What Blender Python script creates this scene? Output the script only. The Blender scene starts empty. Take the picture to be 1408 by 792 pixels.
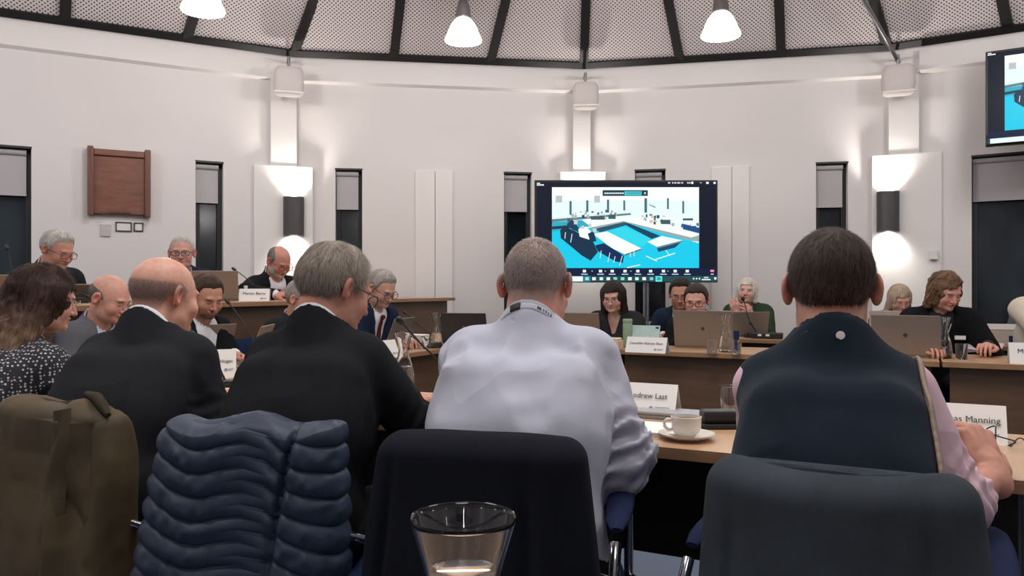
import bpy, bmesh, math, random
import numpy as np
from math import sin, cos, pi, radians, atan2, sqrt
from mathutils import Vector, Matrix
random.seed(7); RNG = np.random.RandomState(5)
SC = bpy.context.scene; COL = SC.collection
F = 1064.0; CH = 1.14; CY = 396.0
T2 = np.array([0.8944, -0.4472]); N2 = np.array([0.4472, 0.8944])

def at(px, py, Y):            # world point seen at a photo position, at distance Y
    return Vector(((px - 704) * Y / F, Y, CH - (py - CY) * Y / F))
def tn(t, n, z=0.0):          # table frame: t along the near table, n across the hollow square
    p = t * T2 + n * N2
    return Vector((p[0], p[1], z))
AZN = atan2(0.8944, 0.4472)   # azimuth of the n direction
AZT = atan2(-0.4472, 0.8944)

# ---------------------------------------------------------------- materials
MATS = {}
def _new(name):
    m = bpy.data.materials.new(name); m.use_nodes = True
    nt = m.node_tree; b = nt.nodes['Principled BSDF']
    return m, nt, b
def _coord(nt, scale=(1, 1, 1), kind='Object'):
    tc = nt.nodes.new('ShaderNodeTexCoord'); mp = nt.nodes.new('ShaderNodeMapping')
    mp.inputs['Scale'].default_value = scale
    nt.links.new(tc.outputs[kind], mp.inputs['Vector'])
    return mp.outputs['Vector']
def _noise(nt, vec, scale, detail=3, rough=.5):
    n = nt.nodes.new('ShaderNodeTexNoise'); n.inputs['Scale'].default_value = scale
    n.inputs['Detail'].default_value = detail; n.inputs['Roughness'].default_value = rough
    nt.links.new(vec, n.inputs['Vector']); return n.outputs['Fac']
def _ramp(nt, fac, stops):
    r = nt.nodes.new('ShaderNodeValToRGB'); el = r.color_ramp.elements
    while len(el) < len(stops): el.new(.5)
    for e, (p, c) in zip(el, stops):
        e.position = p; e.color = (c[0], c[1], c[2], 1)
    nt.links.new(fac, r.inputs['Fac']); return r.outputs['Color']
def _bump(nt, b, h, dist, strength=1.0):
    n = nt.nodes.new('ShaderNodeBump'); n.inputs['Distance'].default_value = dist
    n.inputs['Strength'].default_value = strength
    nt.links.new(h, n.inputs['Height']); nt.links.new(n.outputs['Normal'], b.inputs['Normal'])
def lin(c):
    if isinstance(c, str):
        c = [int(c[i:i + 2], 16) / 255 for i in (0, 2, 4)]
    return tuple((x / 12.92 if x <= .04045 else ((x + .055) / 1.055) ** 2.4) for x in c)
def plain(name, c, rough=.5, metal=0, spec=.5, var=.06, nscale=40, bump=0, bscale=300, sheen=0, coat=0):
    if name in MATS: return MATS[name]
    m, nt, b = _new(name); c = lin(c)
    v = _coord(nt); f = _noise(nt, v, nscale)
    lo = tuple(x * (1 - var) for x in c); hi = tuple(min(1, x * (1 + var)) for x in c)
    nt.links.new(_ramp(nt, f, [(.3, lo), (.7, hi)]), b.inputs['Base Color'])
    b.inputs['Roughness'].default_value = rough; b.inputs['Metallic'].default_value = metal
    b.inputs['Specular IOR Level'].default_value = spec
    if sheen: b.inputs['Sheen Weight'].default_value = sheen; b.inputs['Sheen Roughness'].default_value = .5
    if coat: b.inputs['Coat Weight'].default_value = coat
    if bump: _bump(nt, b, _noise(nt, v, bscale, 2), bump)
    MATS[name] = m; return m
def fabric(name, c, rough=.9, var=.10, weave=900, bump=.0006, sheen=.0, spec=.12):
    if name in MATS: return MATS[name]
    m, nt, b = _new(name); c = lin(c); v = _coord(nt)
    f = _noise(nt, v, 9, 4)
    lo = tuple(x * (1 - var) for x in c); hi = tuple(min(1, x * (1 + var)) for x in c)
    nt.links.new(_ramp(nt, f, [(.3, lo), (.7, hi)]), b.inputs['Base Color'])
    b.inputs['Roughness'].default_value = rough; b.inputs['Specular IOR Level'].default_value = spec
    b.inputs['Sheen Weight'].default_value = sheen
    w = nt.nodes.new('ShaderNodeTexWave'); w.inputs['Scale'].default_value = weave / 6.28; w.inputs['Distortion'].default_value = 1
    nt.links.new(v, w.inputs['Vector']); _bump(nt, b, w.outputs['Fac'], bump, .5)
    MATS[name] = m; return m
def wood(name, c1, c2, axis=(1, 1, 1), rough=.42, scale=6):
    if name in MATS: return MATS[name]
    m, nt, b = _new(name); v = _coord(nt, axis)
    f = _noise(nt, v, scale, 6, .65)
    nt.links.new(_ramp(nt, f, [(.32, lin(c1)), (.68, lin(c2))]), b.inputs['Base Color'])
    b.inputs['Roughness'].default_value = rough
    MATS[name] = m; return m
def emit(name, c, e):
    if name in MATS: return MATS[name]
    m, nt, b = _new(name); c = lin(c)
    b.inputs['Base Color'].default_value = (c[0] * .3, c[1] * .3, c[2] * .3, 1); b.inputs['Emission Color'].default_value = (*c, 1)
    b.inputs['Emission Strength'].default_value = e; b.inputs['Roughness'].default_value = .35
    MATS[name] = m; return m
def attr_mat(name, rough=.5, sss=0, emis=0, bump=0, bscale=400, spec=.4, sheen=0):
    if name in MATS: return MATS[name]
    m, nt, b = _new(name)
    a = nt.nodes.new('ShaderNodeAttribute'); a.attribute_name = 'col'
    v = _coord(nt)
    if emis:
        b.inputs['Base Color'].default_value = (.01, .01, .01, 1)
        nt.links.new(a.outputs['Color'], b.inputs['Emission Color']); b.inputs['Emission Strength'].default_value = emis
    else:
        mix = nt.nodes.new('ShaderNodeMix'); mix.data_type = 'RGBA'; mix.blend_type = 'MULTIPLY'
        mix.inputs['Factor'].default_value = 1
        nt.links.new(a.outputs['Color'], mix.inputs['A'])
        nt.links.new(_ramp(nt, _noise(nt, v, 60, 4), [(.3, (.86, .84, .84)), (.7, (1, 1, 1))]), mix.inputs['B'])
        nt.links.new(mix.outputs['Result'], b.inputs['Base Color'])
    b.inputs['Roughness'].default_value = rough; b.inputs['Specular IOR Level'].default_value = spec
    if sheen: b.inputs['Sheen Weight'].default_value = sheen
    if sss:
        b.inputs['Subsurface Weight'].default_value = sss; b.inputs['Subsurface Radius'].default_value = (.012, .004, .002)
        b.inputs['Subsurface Scale'].default_value = .5
    if bump: _bump(nt, b, _noise(nt, v, bscale, 2), bump)
    MATS[name] = m; return m
def glass(name, c=(1, 1, 1), rough=.0, ior=1.45):
    if name in MATS: return MATS[name]
    m, nt, b = _new(name)
    f = _noise(nt, _coord(nt), 4)
    nt.links.new(_ramp(nt, f, [(.3, tuple(x * .98 for x in c)), (.7, c)]), b.inputs['Base Color'])
    b.inputs['Transmission Weight'].default_value = 1; b.inputs['Roughness'].default_value = rough; b.inputs['IOR'].default_value = ior
    MATS[name] = m; return m

# ---------------------------------------------------------------- objects
def tag(o, label=None, cat=None, group=None, kind=None):
    if label: o['label'] = label
    if cat: o['category'] = cat
    if group: o['group'] = group
    if kind: o['kind'] = kind
    return o
def thing(name, loc, rz, label, cat, group=None):
    o = bpy.data.objects.new(name, None); COL.objects.link(o)
    o.location = loc; o.rotation_euler = (0, 0, rz); o.empty_display_size = .05
    return tag(o, label, cat, group)
def dup(root, loc, rz, label=None, group=None):
    r = root.copy(); COL.objects.link(r); r.location = loc; r.rotation_euler = (0, 0, rz)
    if label: r['label'] = label
    if group: r['group'] = group
    for ch in list(root.children):
        c = ch.copy(); COL.objects.link(c); c.parent = r
        for g in list(ch.children):
            d = g.copy(); COL.objects.link(d); d.parent = c
    return r
class MB:
    def __init__(s): s.v = []; s.f = []; s.mi = []; s.c = []; s.cm = 0
    def quad(s, pts, col=None):
        i = len(s.v); s.v += [tuple(p) for p in pts]; s.f.append(tuple(range(i, i + len(pts)))); s.mi.append(s.cm)
        s.c += [col or (1, 1, 1)] * len(pts)
    def add(s, vs, fs, col=None):
        i = len(s.v); s.v += [tuple(p) for p in vs]; s.f += [tuple(i + k for k in f) for f in fs]; s.mi += [s.cm] * len(fs)
        s.c += [col or (1, 1, 1)] * len(vs)
    def box(s, x0, x1, y0, y1, z0, z1, M=None, bev=0):
        b = min(bev, (x1 - x0) / 2.01, (y1 - y0) / 2.01, (z1 - z0) / 2.01)
        if b <= 0:
            vs = [(x, y, z) for x in (x0, x1) for y in (y0, y1) for z in (z0, z1)]
            fs = [(0, 1, 3, 2), (4, 6, 7, 5), (0, 4, 5, 1), (2, 3, 7, 6), (0, 2, 6, 4), (1, 5, 7, 3)]
        else:
            bm = bmesh.new(); bmesh.ops.create_cube(bm, size=1)
            for v in bm.verts: v.co = ((x0 + x1) / 2 + v.co.x * (x1 - x0), (y0 + y1) / 2 + v.co.y * (y1 - y0), (z0 + z1) / 2 + v.co.z * (z1 - z0))
            bmesh.ops.bevel(bm, geom=bm.edges[:] + bm.verts[:], offset=b, segments=2, affect='EDGES', profile=.6)
            bm.verts.index_update(); vs = [v.co.copy() for v in bm.verts]; fs = [tuple(v.index for v in f.verts) for f in bm.faces]; bm.free()
        if M is not None: vs = [M @ Vector(v) for v in vs]
        s.add(vs, fs); return s
    def lathe(s, prof, c=(0, 0, 0), seg=32, M=None, arc=None):
        vs = []; fs = []; n = len(prof)
        full = arc is None; a0, a1 = (0, 2 * pi) if full else arc; m = seg if full else seg + 1
        for k in range(m):
            a = a0 + (a1 - a0) * k / seg
            for r, z in prof: vs.append((c[0] + r * cos(a), c[1] + r * sin(a), c[2] + z))
        for k in range(seg):
            k2 = (k + 1) % m
            for j in range(n - 1): fs.append((k * n + j, k2 * n + j, k2 * n + j + 1, k * n + j + 1))
        if M is not None: vs = [M @ Vector(v) for v in vs]
        s.add(vs, fs); return s
    def tube(s, pts, r, seg=8, M=None):
        pts = [Vector(p) for p in pts]; n = len(pts); rs = r if isinstance(r, (list, tuple)) else [r] * n
        vs = []; fs = []; up = None
        for i, p in enumerate(pts):
            d = (pts[min(i + 1, n - 1)] - pts[max(i - 1, 0)]).normalized()
            if up is None:
                up = Vector((0, 0, 1)) if abs(d.z) < .9 else Vector((1, 0, 0))
            a = d.cross(up).normalized(); up = a.cross(d).normalized()
            for k in range(seg):
                t = 2 * pi * k / seg; vs.append(p + (a * cos(t) + up * sin(t)) * rs[i])
        for i in range(n - 1):
            for k in range(seg):
                k2 = (k + 1) % seg; fs.append((i * seg + k, i * seg + k2, (i + 1) * seg + k2, (i + 1) * seg + k))
        fs.append(tuple(range(seg))[::-1]); fs.append(tuple((n - 1) * seg + k for k in range(seg)))
        if M is not None: vs = [M @ v for v in vs]
        s.add(vs, fs); return s
    def prism(s, poly, z0, z1, M=None):   # poly in xy, extruded z
        n = len(poly); vs = [(x, y, z0) for x, y in poly] + [(x, y, z1) for x, y in poly]
        fs = [tuple(range(n))[::-1], tuple(range(n, 2 * n))] + [(k, (k + 1) % n, n + (k + 1) % n, n + k) for k in range(n)]
        if M is not None: vs = [M @ Vector(v) for v in vs]
        s.add(vs, fs); return s
    def build(s, name, mats, parent=None, smooth=None, attr=False, fixn=True):
        me = bpy.data.meshes.new(name); me.from_pydata([tuple(v) for v in s.v], [], s.f)
        if not isinstance(mats, (list, tuple)): mats = [mats]
        for m in mats: me.materials.append(m)
        me.polygons.foreach_set('material_index', s.mi)
        if attr:
            ca = me.color_attributes.new('col', 'FLOAT_COLOR', 'POINT')
            ca.data.foreach_set('color', np.array([(*c, 1) for c in s.c], dtype=np.float32).ravel())
        if fixn:
            bm = bmesh.new(); bm.from_mesh(me); bmesh.ops.recalc_face_normals(bm, faces=bm.faces); bm.to_mesh(me); bm.free()
        if smooth is not None:
            me.polygons.foreach_set('use_smooth', [True] * len(me.polygons))
            if smooth < 180:
                try: me.set_sharp_from_angle(angle=radians(smooth))
                except Exception: pass
        o = bpy.data.objects.new(name, me); COL.objects.link(o)
        if parent is not None: o.parent = parent
        return o
def rot(rx=0, ry=0, rz=0, loc=(0, 0, 0)):
    return Matrix.Translation(loc) @ Matrix.Rotation(rz, 4, 'Z') @ Matrix.Rotation(ry, 4, 'Y') @ Matrix.Rotation(rx, 4, 'X')
def text_mesh(body, size, depth=.0004, align='CENTER', bold=0.0):
    cu = bpy.data.curves.new('lettering', 'FONT'); cu.body = body; cu.size = size; cu.extrude = depth; cu.align_x = align; cu.align_y = 'CENTER'
    cu.offset = bold * size; cu.resolution_u = 3
    o = bpy.data.objects.new('lettering', cu); COL.objects.link(o)
    dg = bpy.context.evaluated_depsgraph_get(); me = bpy.data.meshes.new_from_object(o.evaluated_get(dg))
    bpy.data.objects.remove(o); bpy.data.curves.remove(cu); return me
def text(body, size, M, mat, parent=None, name='lettering', depth=.0004, align='CENTER', bold=0.0):
    me = text_mesh(body, size, depth, align, bold); me.transform(M); me.materials.clear(); me.materials.append(mat)
    o = bpy.data.objects.new(name, me); COL.objects.link(o)
    if parent is not None: o.parent = parent
    return o

# ---------------------------------------------------------------- signed distance engine
A = np.array
def v3(p): return np.array([p[0], p[1], p[2]], dtype=np.float32)
def sph(P, c, r): return np.linalg.norm(P - v3(c), axis=1) - r
def cap(P, a, b, ra, rb=None):
    if rb is None: rb = ra
    a = v3(a); b = v3(b); ba = b - a; q = P - a
    t = np.clip(q @ ba / max(1e-9, float(ba @ ba)), 0, 1)
    return np.linalg.norm(q - t[:, None] * ba, axis=1) - (ra + (rb - ra) * t)
def ell(P, c, r, R=None):      # R rows are the local axes
    q = P - v3(c)
    if R is not None: q = q @ R.T.astype(np.float32)
    r = v3(r); k0 = np.linalg.norm(q / r, axis=1); k1 = np.linalg.norm(q / (r * r), axis=1)
    return k0 * (k0 - 1) / np.maximum(k1, 1e-6)
def rbox(P, c, h, rad, R=None):
    q = P - v3(c)
    if R is not None: q = q @ R.T.astype(np.float32)
    q = np.abs(q) - (v3(h) - rad)
    return np.linalg.norm(np.maximum(q, 0), axis=1) + np.minimum(q.max(axis=1), 0) - rad
def smin(a, b, k):
    h = np.clip(.5 + .5 * (b - a) / k, 0, 1)
    return b + (a - b) * h - k * h * (1 - h)
def smax(a, b, k): return -smin(-a, -b, k)
def sstep(x, a, b):
    t = np.clip((x - a) / (b - a), 0, 1); return t * t * (3 - 2 * t)
_H = RNG.rand(64, 64, 64).astype(np.float32)
def vnoise(P):
    i = np.floor(P).astype(np.int32); f = (P - i).astype(np.float32); f = f * f * (3 - 2 * f)
    x0, y0, z0 = (i & 63).T; x1, y1, z1 = ((i + 1) & 63).T; fx, fy, fz = f.T
    a = _H[x0, y0, z0] * (1 - fx) + _H[x1, y0, z0] * fx; b = _H[x0, y1, z0] * (1 - fx) + _H[x1, y1, z0] * fx
    c = _H[x0, y0, z1] * (1 - fx) + _H[x1, y0, z1] * fx; d = _H[x0, y1, z1] * (1 - fx) + _H[x1, y1, z1] * fx
    return (a * (1 - fy) + b * fy) * (1 - fz) + (c * (1 - fy) + d * fy) * fz
def polyg(f, lo, hi, h):
    lo = A(lo, dtype=np.float32); hi = A(hi, dtype=np.float32); B = 8
    nb = np.ceil((hi - lo) / (h * B)).astype(int) + 1; n = nb * B
    g = np.stack(np.meshgrid(*[np.arange(k) for k in nb], indexing='ij'), -1).reshape(-1, 3)
    cen = lo + (g * B + (B - 1) / 2) * h
    dc = f(cen.astype(np.float32)); keep = np.abs(dc) < B * h * 1.35
    V = np.repeat(np.repeat(np.repeat(dc.reshape(nb), B, 0), B, 1), B, 2).astype(np.float32)
    o = np.stack(np.meshgrid(*[np.arange(B)] * 3, indexing='ij'), -1).reshape(-1, 3)
    gk = g[keep]
    for s in range(0, len(gk), 600):
        idx = (gk[s:s + 600, None, :] * B + o[None]).reshape(-1, 3)
        V[idx[:, 0], idx[:, 1], idx[:, 2]] = f((lo + idx * h).astype(np.float32))
    V[0] = V[-1] = 1; V[:, 0] = V[:, -1] = 1; V[:, :, 0] = V[:, :, -1] = 1
    I = V < 0
    c = I[:-1, :-1, :-1].astype(np.int8)
    for dx, dy, dz in [(1,0,0),(0,1,0),(0,0,1),(1,1,0),(1,0,1),(0,1,1),(1,1,1)]:
        c = c + I[dx:I.shape[0] - 1 + dx, dy:I.shape[1] - 1 + dy, dz:I.shape[2] - 1 + dz]
    act = (c > 0) & (c < 8); ci = np.argwhere(act)
    ids = np.full(act.shape, -1, dtype=np.int32); ids[act] = np.arange(len(ci))
    cr = A([(x, y, z) for x in (0, 1) for y in (0, 1) for z in (0, 1)])
    vals = np.stack([V[ci[:, 0] + a, ci[:, 1] + b, ci[:, 2] + d] for a, b, d in cr], 1)
    acc = np.zeros((len(ci), 3)); cnt = np.zeros(len(ci))
    for i in range(8):
        for j in range(i + 1, 8):
            if np.abs(cr[i] - cr[j]).sum() != 1: continue
            a, b = vals[:, i], vals[:, j]; m = (a < 0) != (b < 0)
            t = np.where(m, a / np.where(m, a - b, 1), 0)
            acc += m[:, None] * (cr[i] + t[:, None] * (cr[j] - cr[i])); cnt += m
    vs = lo + (ci + acc / np.maximum(cnt, 1)[:, None]) * h
    quads = []
    for ax in range(3):
        s0 = [slice(None)] * 3; s1 = [slice(None)] * 3; s0[ax] = slice(0, -1); s1[ax] = slice(1, None)
        ch = I[tuple(s0)] != I[tuple(s1)]; e = np.argwhere(ch); u, w = (ax + 1) % 3, (ax + 2) % 3
        e = e[(e[:, u] > 0) & (e[:, w] > 0) & (e[:, u] < I.shape[u] - 1) & (e[:, w] < I.shape[w] - 1)]
        ins = I[e[:, 0], e[:, 1], e[:, 2]]
        def cid(du, dw):
            q = e.copy(); q[:, u] -= du; q[:, w] -= dw; return ids[q[:, 0], q[:, 1], q[:, 2]]
        q = np.stack([cid(0, 0), cid(1, 0), cid(1, 1), cid(0, 1)], 1)
        q[~ins] = q[~ins][:, ::-1]; quads.append(q)
    q = np.concatenate(quads); q = q[(q >= 0).all(1)]
    return vs.astype(np.float32), q
def np_mesh(name, parts, mat, parent=None, org=(0, 0, 0), col=None, tris=None):
    """parts: list of (verts, quads); joined into one mesh; col: function of world points -> rgb"""
    V = np.concatenate([p[0] for p in parts]); off = 0; Q = []
    for v, q in parts: Q.append(q + off); off += len(v)
    k = Q[0].shape[1]; Q = np.concatenate(Q)
    me = bpy.data.meshes.new(name)
    me.vertices.add(len(V)); me.vertices.foreach_set('co', (V - v3(org)).astype(np.float32).ravel())
    me.loops.add(Q.size); me.loops.foreach_set('vertex_index', Q.astype(np.int32).ravel())
    me.polygons.add(len(Q)); me.polygons.foreach_set('loop_start', np.arange(0, Q.size, k, dtype=np.int32))
    me.update(calc_edges=True); me.polygons.foreach_set('use_smooth', [True] * len(Q)); me.update(); me.validate()
    me.materials.append(mat)
    if col is not None:
        C = np.ones((len(V), 4), dtype=np.float32); C[:, :3] = col(V) if callable(col) else col
        ca = me.color_attributes.new('col', 'FLOAT_COLOR', 'POINT'); ca.data.foreach_set('color', C.ravel())
    o = bpy.data.objects.new(name, me); COL.objects.link(o)
    if parent is not None: o.parent = parent
    return o
# ---------------------------------------------------------------- camera
cam = bpy.data.cameras.new('camera'); camo = bpy.data.objects.new('camera', cam); COL.objects.link(camo)
camo.location = (0, 0, CH); camo.rotation_euler = (pi / 2, 0, 0)
cam.sensor_width = 36; cam.lens = F / 1408 * 36; cam.clip_start = .05
SC.camera = camo
SC.view_settings.view_transform = 'Standard'; SC.view_settings.look = 'None'; SC.view_settings.exposure = 0

# ---------------------------------------------------------------- room polygon
RC = (.46, -.38); RR = 8.4; NV = 18; A5 = radians(88.1); H = 3.43
def RV(i): return Vector((RC[0] + RR * cos(A5 - 2 * pi / NV * i), RC[1] + RR * sin(A5 - 2 * pi / NV * i), 0))
def facet(i):
    a, b = RV(i), RV(i + 1); u = (b - a).normalized(); n = Vector((u.y, -u.x, 0)); 
    if n.dot(Vector((RC[0], RC[1], 0)) - a) < 0: n = -n
    return a, u, n, (b - a).length
def hit(i, px, off=0.0):     # distance along facet i seen at photo column px
    a, u, n, L = facet(i); a = a + n * off; k = (px - 704) / F
    s = (k * a.y - a.x) / (u.x - k * u.y); p = a + u * s
    return s, p.y
def hz(py, Y): return CH - (py - CY) * Y / F

m_wall = plain('wall_paint', 'dad4d2', .85, var=.012, nscale=1.2, bump=.0004, bscale=60)
m_wall2 = plain('wall_paint_lit_band', 'e2dcd9', .85, var=.012, nscale=1.2)  # lighter than the wall: the band's brighter light is put into its colour
m_white = plain('white_board_paint', 'dfdad7', .7, var=.01, nscale=2)
m_black = plain('black_steel', '151314', .5, var=.1)
m_frame = plain('dark_window_frame', '1b1b1f', .45)
m_blind = fabric('roller_blind_cloth', 'b5b1b3', .8, .02, sheen=0)
m_alu = plain('brushed_aluminium', '9b9ca0', .35, 1)
m_chrome = plain('chrome_tube', 'c8c8cc', .15, 1)

def night_glass():
    m, nt, b = _new('dark_window_glass'); v = _coord(nt, (1, 1, .6))
    nt.links.new(_ramp(nt, _noise(nt, v, 2.2, 2), [(.35, lin('10151a')), (.7, lin('27333c'))]), b.inputs['Base Color'])
    b.inputs['Roughness'].default_value = .12; b.inputs['Specular IOR Level'].default_value = .6; return m
m_glassn = night_glass()

# floor
def carpet():
    m, nt, b = _new('blue_grey_carpet'); v = _coord(nt)
    nt.links.new(_ramp(nt, _noise(nt, v, 260, 4, .8), [(.35, lin('3c4656')), (.65, lin('6f7b8d'))]), b.inputs['Base Color'])
    b.inputs['Roughness'].default_value = .95; _bump(nt, b, _noise(nt, v, 500, 2), .003); return m
mb = MB(); mb.prism([tuple(RV(i).xy) for i in range(NV)][::-1], -.1, 0)
tag(mb.build('floor', carpet()), kind='structure')

# walls with window holes
wins = []   # (facet, s0, s1, z0, z1, blind bottom z, name)
def win(fi, px0, px1, pytop, z0, pyblind):
    s0, Y0 = hit(fi, px0); s1, Y1 = hit(fi, px1); zt = hz(pytop, (Y0 + Y1) / 2); zb = hz(pyblind, (Y0 + Y1) / 2)
    wins.append((fi, s0, s1, z0, zt, zb))
win(-2, -22, 43, 200, .8, 267)
win(-2, 269, 307, 222, .8, 278)
win(-1, 461, 498, 232, .8, 287)
win(-1, 693, 731, 237, .8, 290)
win(0, 873, 915, 233, .8, 290)
win(0, 1122, 1166, 223, .8, 284)
win(1, 1336, 1560, 206, .75, 271)
def wall(name, fis):
    mb = MB()
    for fi in fis:
        a, u, n, L = facet(fi); hs = [w for w in wins if w[0] == fi]
        xs = sorted({0, L, *[w[1] for w in hs], *[w[2] for w in hs]}); zs = sorted({0, H + .1, *[w[3] for w in hs], *[w[4] for w in hs]})
        for x0, x1 in zip(xs, xs[1:]):
            for z0, z1 in zip(zs, zs[1:]):
                xm, zm = (x0 + x1) / 2, (z0 + z1) / 2
                if any(w[1] < xm < w[2] and w[3] < zm < w[4] for w in hs): continue
                p0, p1 = a + u * x0, a + u * x1
                mb.quad([(p0.x, p0.y, z0), (p1.x, p1.y, z0), (p1.x, p1.y, z1), (p0.x, p0.y, z1)])
        for w in hs:     # reveals
            d = -n * .16
            c = [a + u * w[1] + Vector((0, 0, w[3])), a + u * w[2] + Vector((0, 0, w[3])), a + u * w[2] + Vector((0, 0, w[4])), a + u * w[1] + Vector((0, 0, w[4]))]
            for k in range(4):
                p, q = c[k], c[(k + 1) % 4]; mb.quad([p, q, q + d, p + d])
    tag(mb.build(name, m_wall), kind='structure')
wall('wall_left', [-3, -2]); wall('wall_back_left', [-1]); wall('wall_back_right', [0]); wall('wall_right', [1, 2])
wall('wall_rear', range(3, 15))
# outside of the windows: dark night boards are the panes themselves
for k, (fi, s0, s1, z0, z1, zb) in enumerate(wins):
    a, u, n, L = facet(fi)
    M = Matrix.Translation(a) @ Matrix(((u.x, n.x, 0, 0), (u.y, n.y, 0, 0), (0, 0, 1, 0), (0, 0, 0, 1)))
    w = thing('window_%d' % (k + 1), (0, 0, 0), 0, None, None); tag(w, kind='structure')
    mb = MB(); fw = .045
    for x0, x1, c0, c1 in ((s0, s0 + fw, z0, z1), (s1 - fw, s1, z0, z1), (s0, s1, z0, z0 + fw), (s0, s1, z1 - fw, z1), (s0, s1, z1 - .012, z1 + .012)):
        mb.box(x0, x1, -.15, -.09, c0, c1, M)
    mb.box(s0 - .004, s1 + .004, -.15, .002, z1 - .014, z1 + .004, M)
    if s1 - s0 > 1: mb.box((s0 + s1) / 2 - .03, (s0 + s1) / 2 + .03, -.15, -.09, z0, z1, M)
    mb.build('window_frame', m_frame, w)
    MB().box(s0 + .01, s1 - .01, -.14, -.13, z0 + .01, z1 - .01, M).build('window_pane', m_glassn, w)
    mb = MB(); e = .04 if s1 - s0 < 1 else .02
    mb.box(s0 + .008, s1 - e, -.062, -.058, zb, z1 - .05, M)
    mb.box(s0 + .008, s1 - e, -.068, -.052, zb - .004, zb + .014, M)
    mb.build('roller_blind', m_blind, w)
    mb = MB(); R = M @ Matrix.Translation((s0 + .006, -.055, z1 - .045)) @ Matrix.Rotation(pi / 2, 4, 'Y')
    mb.lathe([(0, 0), (.026, 0), (.026, s1 - s0 - .012 - (e - .008)), (0, s1 - s0 - .012 - (e - .008))], M=R, seg=16)
    mb.build('blind_roller', plain('blind_roller_grey', 'a9a5a6', .5), w, 40)
    MB().box(s0 - .01, s1 + .01, -.155, .02, z0 - .025, z0, M).build('window_sill', m_white, w)

# band under the ring, ring beam, ribs and perforated panels
mb = MB()
for i in range(-4, 5):
    a, u, n, L = facet(i); a2, u2, n2, _ = facet(i + 1); b = RV(i + 1); ap, up, npv, _ = facet(i - 1)
    def inn(v, na, nb, d): m = (na + nb).normalized(); return v + m * (d / m.dot(na))
    for d0, z0, d1, z1 in ((0, 3.15, .05, 3.17), (.05, 3.17, .05, 3.45)):
        p0, q0 = inn(a, n, npv, d0), inn(b, n, n2, d0); p1, q1 = inn(a, n, npv, d1), inn(b, n, n2, d1)
        mb.quad([(p0.x, p0.y, z0), (q0.x, q0.y, z0), (q1.x, q1.y, z1), (p1.x, p1.y, z1)])
tag(mb.build('trim_1', m_wall2), kind='structure')
mb = MB()
for i in range(-4, 5):
    a, b = RV(i), RV(i + 1); c = Vector((RC[0], RC[1], 0)); a = a + (c - a).normalized() * .09; b = b + (c - b).normalized() * .09
    mb.tube([a + Vector((0, 0, H)), b + Vector((0, 0, H))], .047, 4)
tag(mb.build('trim_2', m_black), kind='structure')
slopes = {-12: .9, -11: .8, -10: .75, -9: .7, -8: .66, -7: .62, -6: .58, -5: .52, -4: .5, -3: .375, -2: .115, -1: .247, 0: .033, 1: -.195, 2: -.04, 3: -.29, 4: -.2, 5: -.45, 6: -.5, 7: -.55, 8: -.6, 9: -.7, 10: -.8, 11: -.9, 12: -1}
ribs = []; SL = .75; SE = 2.0
for j in range(-12, 13):
    i = j // 3; f = (j - 3 * i) / 3; p = RV(i) * (1 - f) + RV(i + 1) * f; c = Vector((RC[0], RC[1], 0))
    d = (c - p).normalized(); p = p + d * .09; t = Vector((-d.y, d.x, 0)); p.z = H
    if abs(j) <= 4:
        def sl(lat):
            q = p + (d + t * lat) * .3; q.z = H + .3 * SL
            x0, y0 = F * p.x / p.y, -F * (p.z - CH) / p.y; x1, y1 = F * q.x / q.y, -F * (q.z - CH) / q.y
            return -(x1 - x0) / (y1 - y0)
        lo, hi = -1.2, 1.2; sgn = 1 if sl(hi) > sl(lo) else -1
        for _ in range(40):
            md = (lo + hi) / 2
            if (sl(md) - slopes[j]) * sgn < 0: lo = md
            else: hi = md
        lat = md
    else: lat = 0.0
    if abs(j) >= 4: lat = max(-.25, min(.25, lat))
    q = p + (d + t * lat) * SE; q.z = H + SE * SL; ribs.append((p, q))
def perf():
    m, nt, b = _new('perforated_ceiling_panel'); uv = nt.nodes.new('ShaderNodeUVMap'); uv.uv_map = 'UVMap'
    def chain(off):
        mp = nt.nodes.new('ShaderNodeMapping'); mp.inputs['Scale'].default_value = (25, 25, 1); mp.inputs['Location'].default_value = (off, off, 0)
        nt.links.new(uv.outputs['UV'], mp.inputs['Vector'])
        fr = nt.nodes.new('ShaderNodeVectorMath'); fr.operation = 'FRACTION'; nt.links.new(mp.outputs['Vector'], fr.inputs[0])
        sb = nt.nodes.new('ShaderNodeVectorMath'); sb.operation = 'DISTANCE'; sb.inputs[1].default_value = (.5, .5, 0); nt.links.new(fr.outputs[0], sb.inputs[0])
        lt = nt.nodes.new('ShaderNodeMath'); lt.operation = 'LESS_THAN'; lt.inputs[1].default_value = .19; nt.links.new(sb.outputs['Value'], lt.inputs[0]); return lt.outputs[0]
    a, c = chain(0), chain(.5); mx = nt.nodes.new('ShaderNodeMath'); mx.operation = 'MAXIMUM'; nt.links.new(a, mx.inputs[0]); nt.links.new(c, mx.inputs[1])
    nt.links.new(_ramp(nt, mx.outputs[0], [(0, lin('cfc5c3')), (1, lin('413a3b'))]), b.inputs['Base Color']); b.inputs['Roughness'].default_value = .8; return m
mper = perf()
mb = MB(); uvs = []
for (p0, q0), (p1, q1) in zip(ribs, ribs[1:]):
    mb.quad([p0, p1, q1, q0]); o = p0; ex = (p1 - p0).normalized(); nn = ex.cross(q0 - p0).normalized(); ey = nn.cross(ex)
    for p in (p0, p1, q1, q0): uvs.append(((p - o).dot(ex), (p - o).dot(ey)))
o = mb.build('ceiling', mper, fixn=False); uvl = o.data.uv_layers.new(name='UVMap')
for l in o.data.loops: uvl.data[l.index].uv = uvs[l.vertex_index]
tag(o, kind='structure')
mb = MB()
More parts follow.
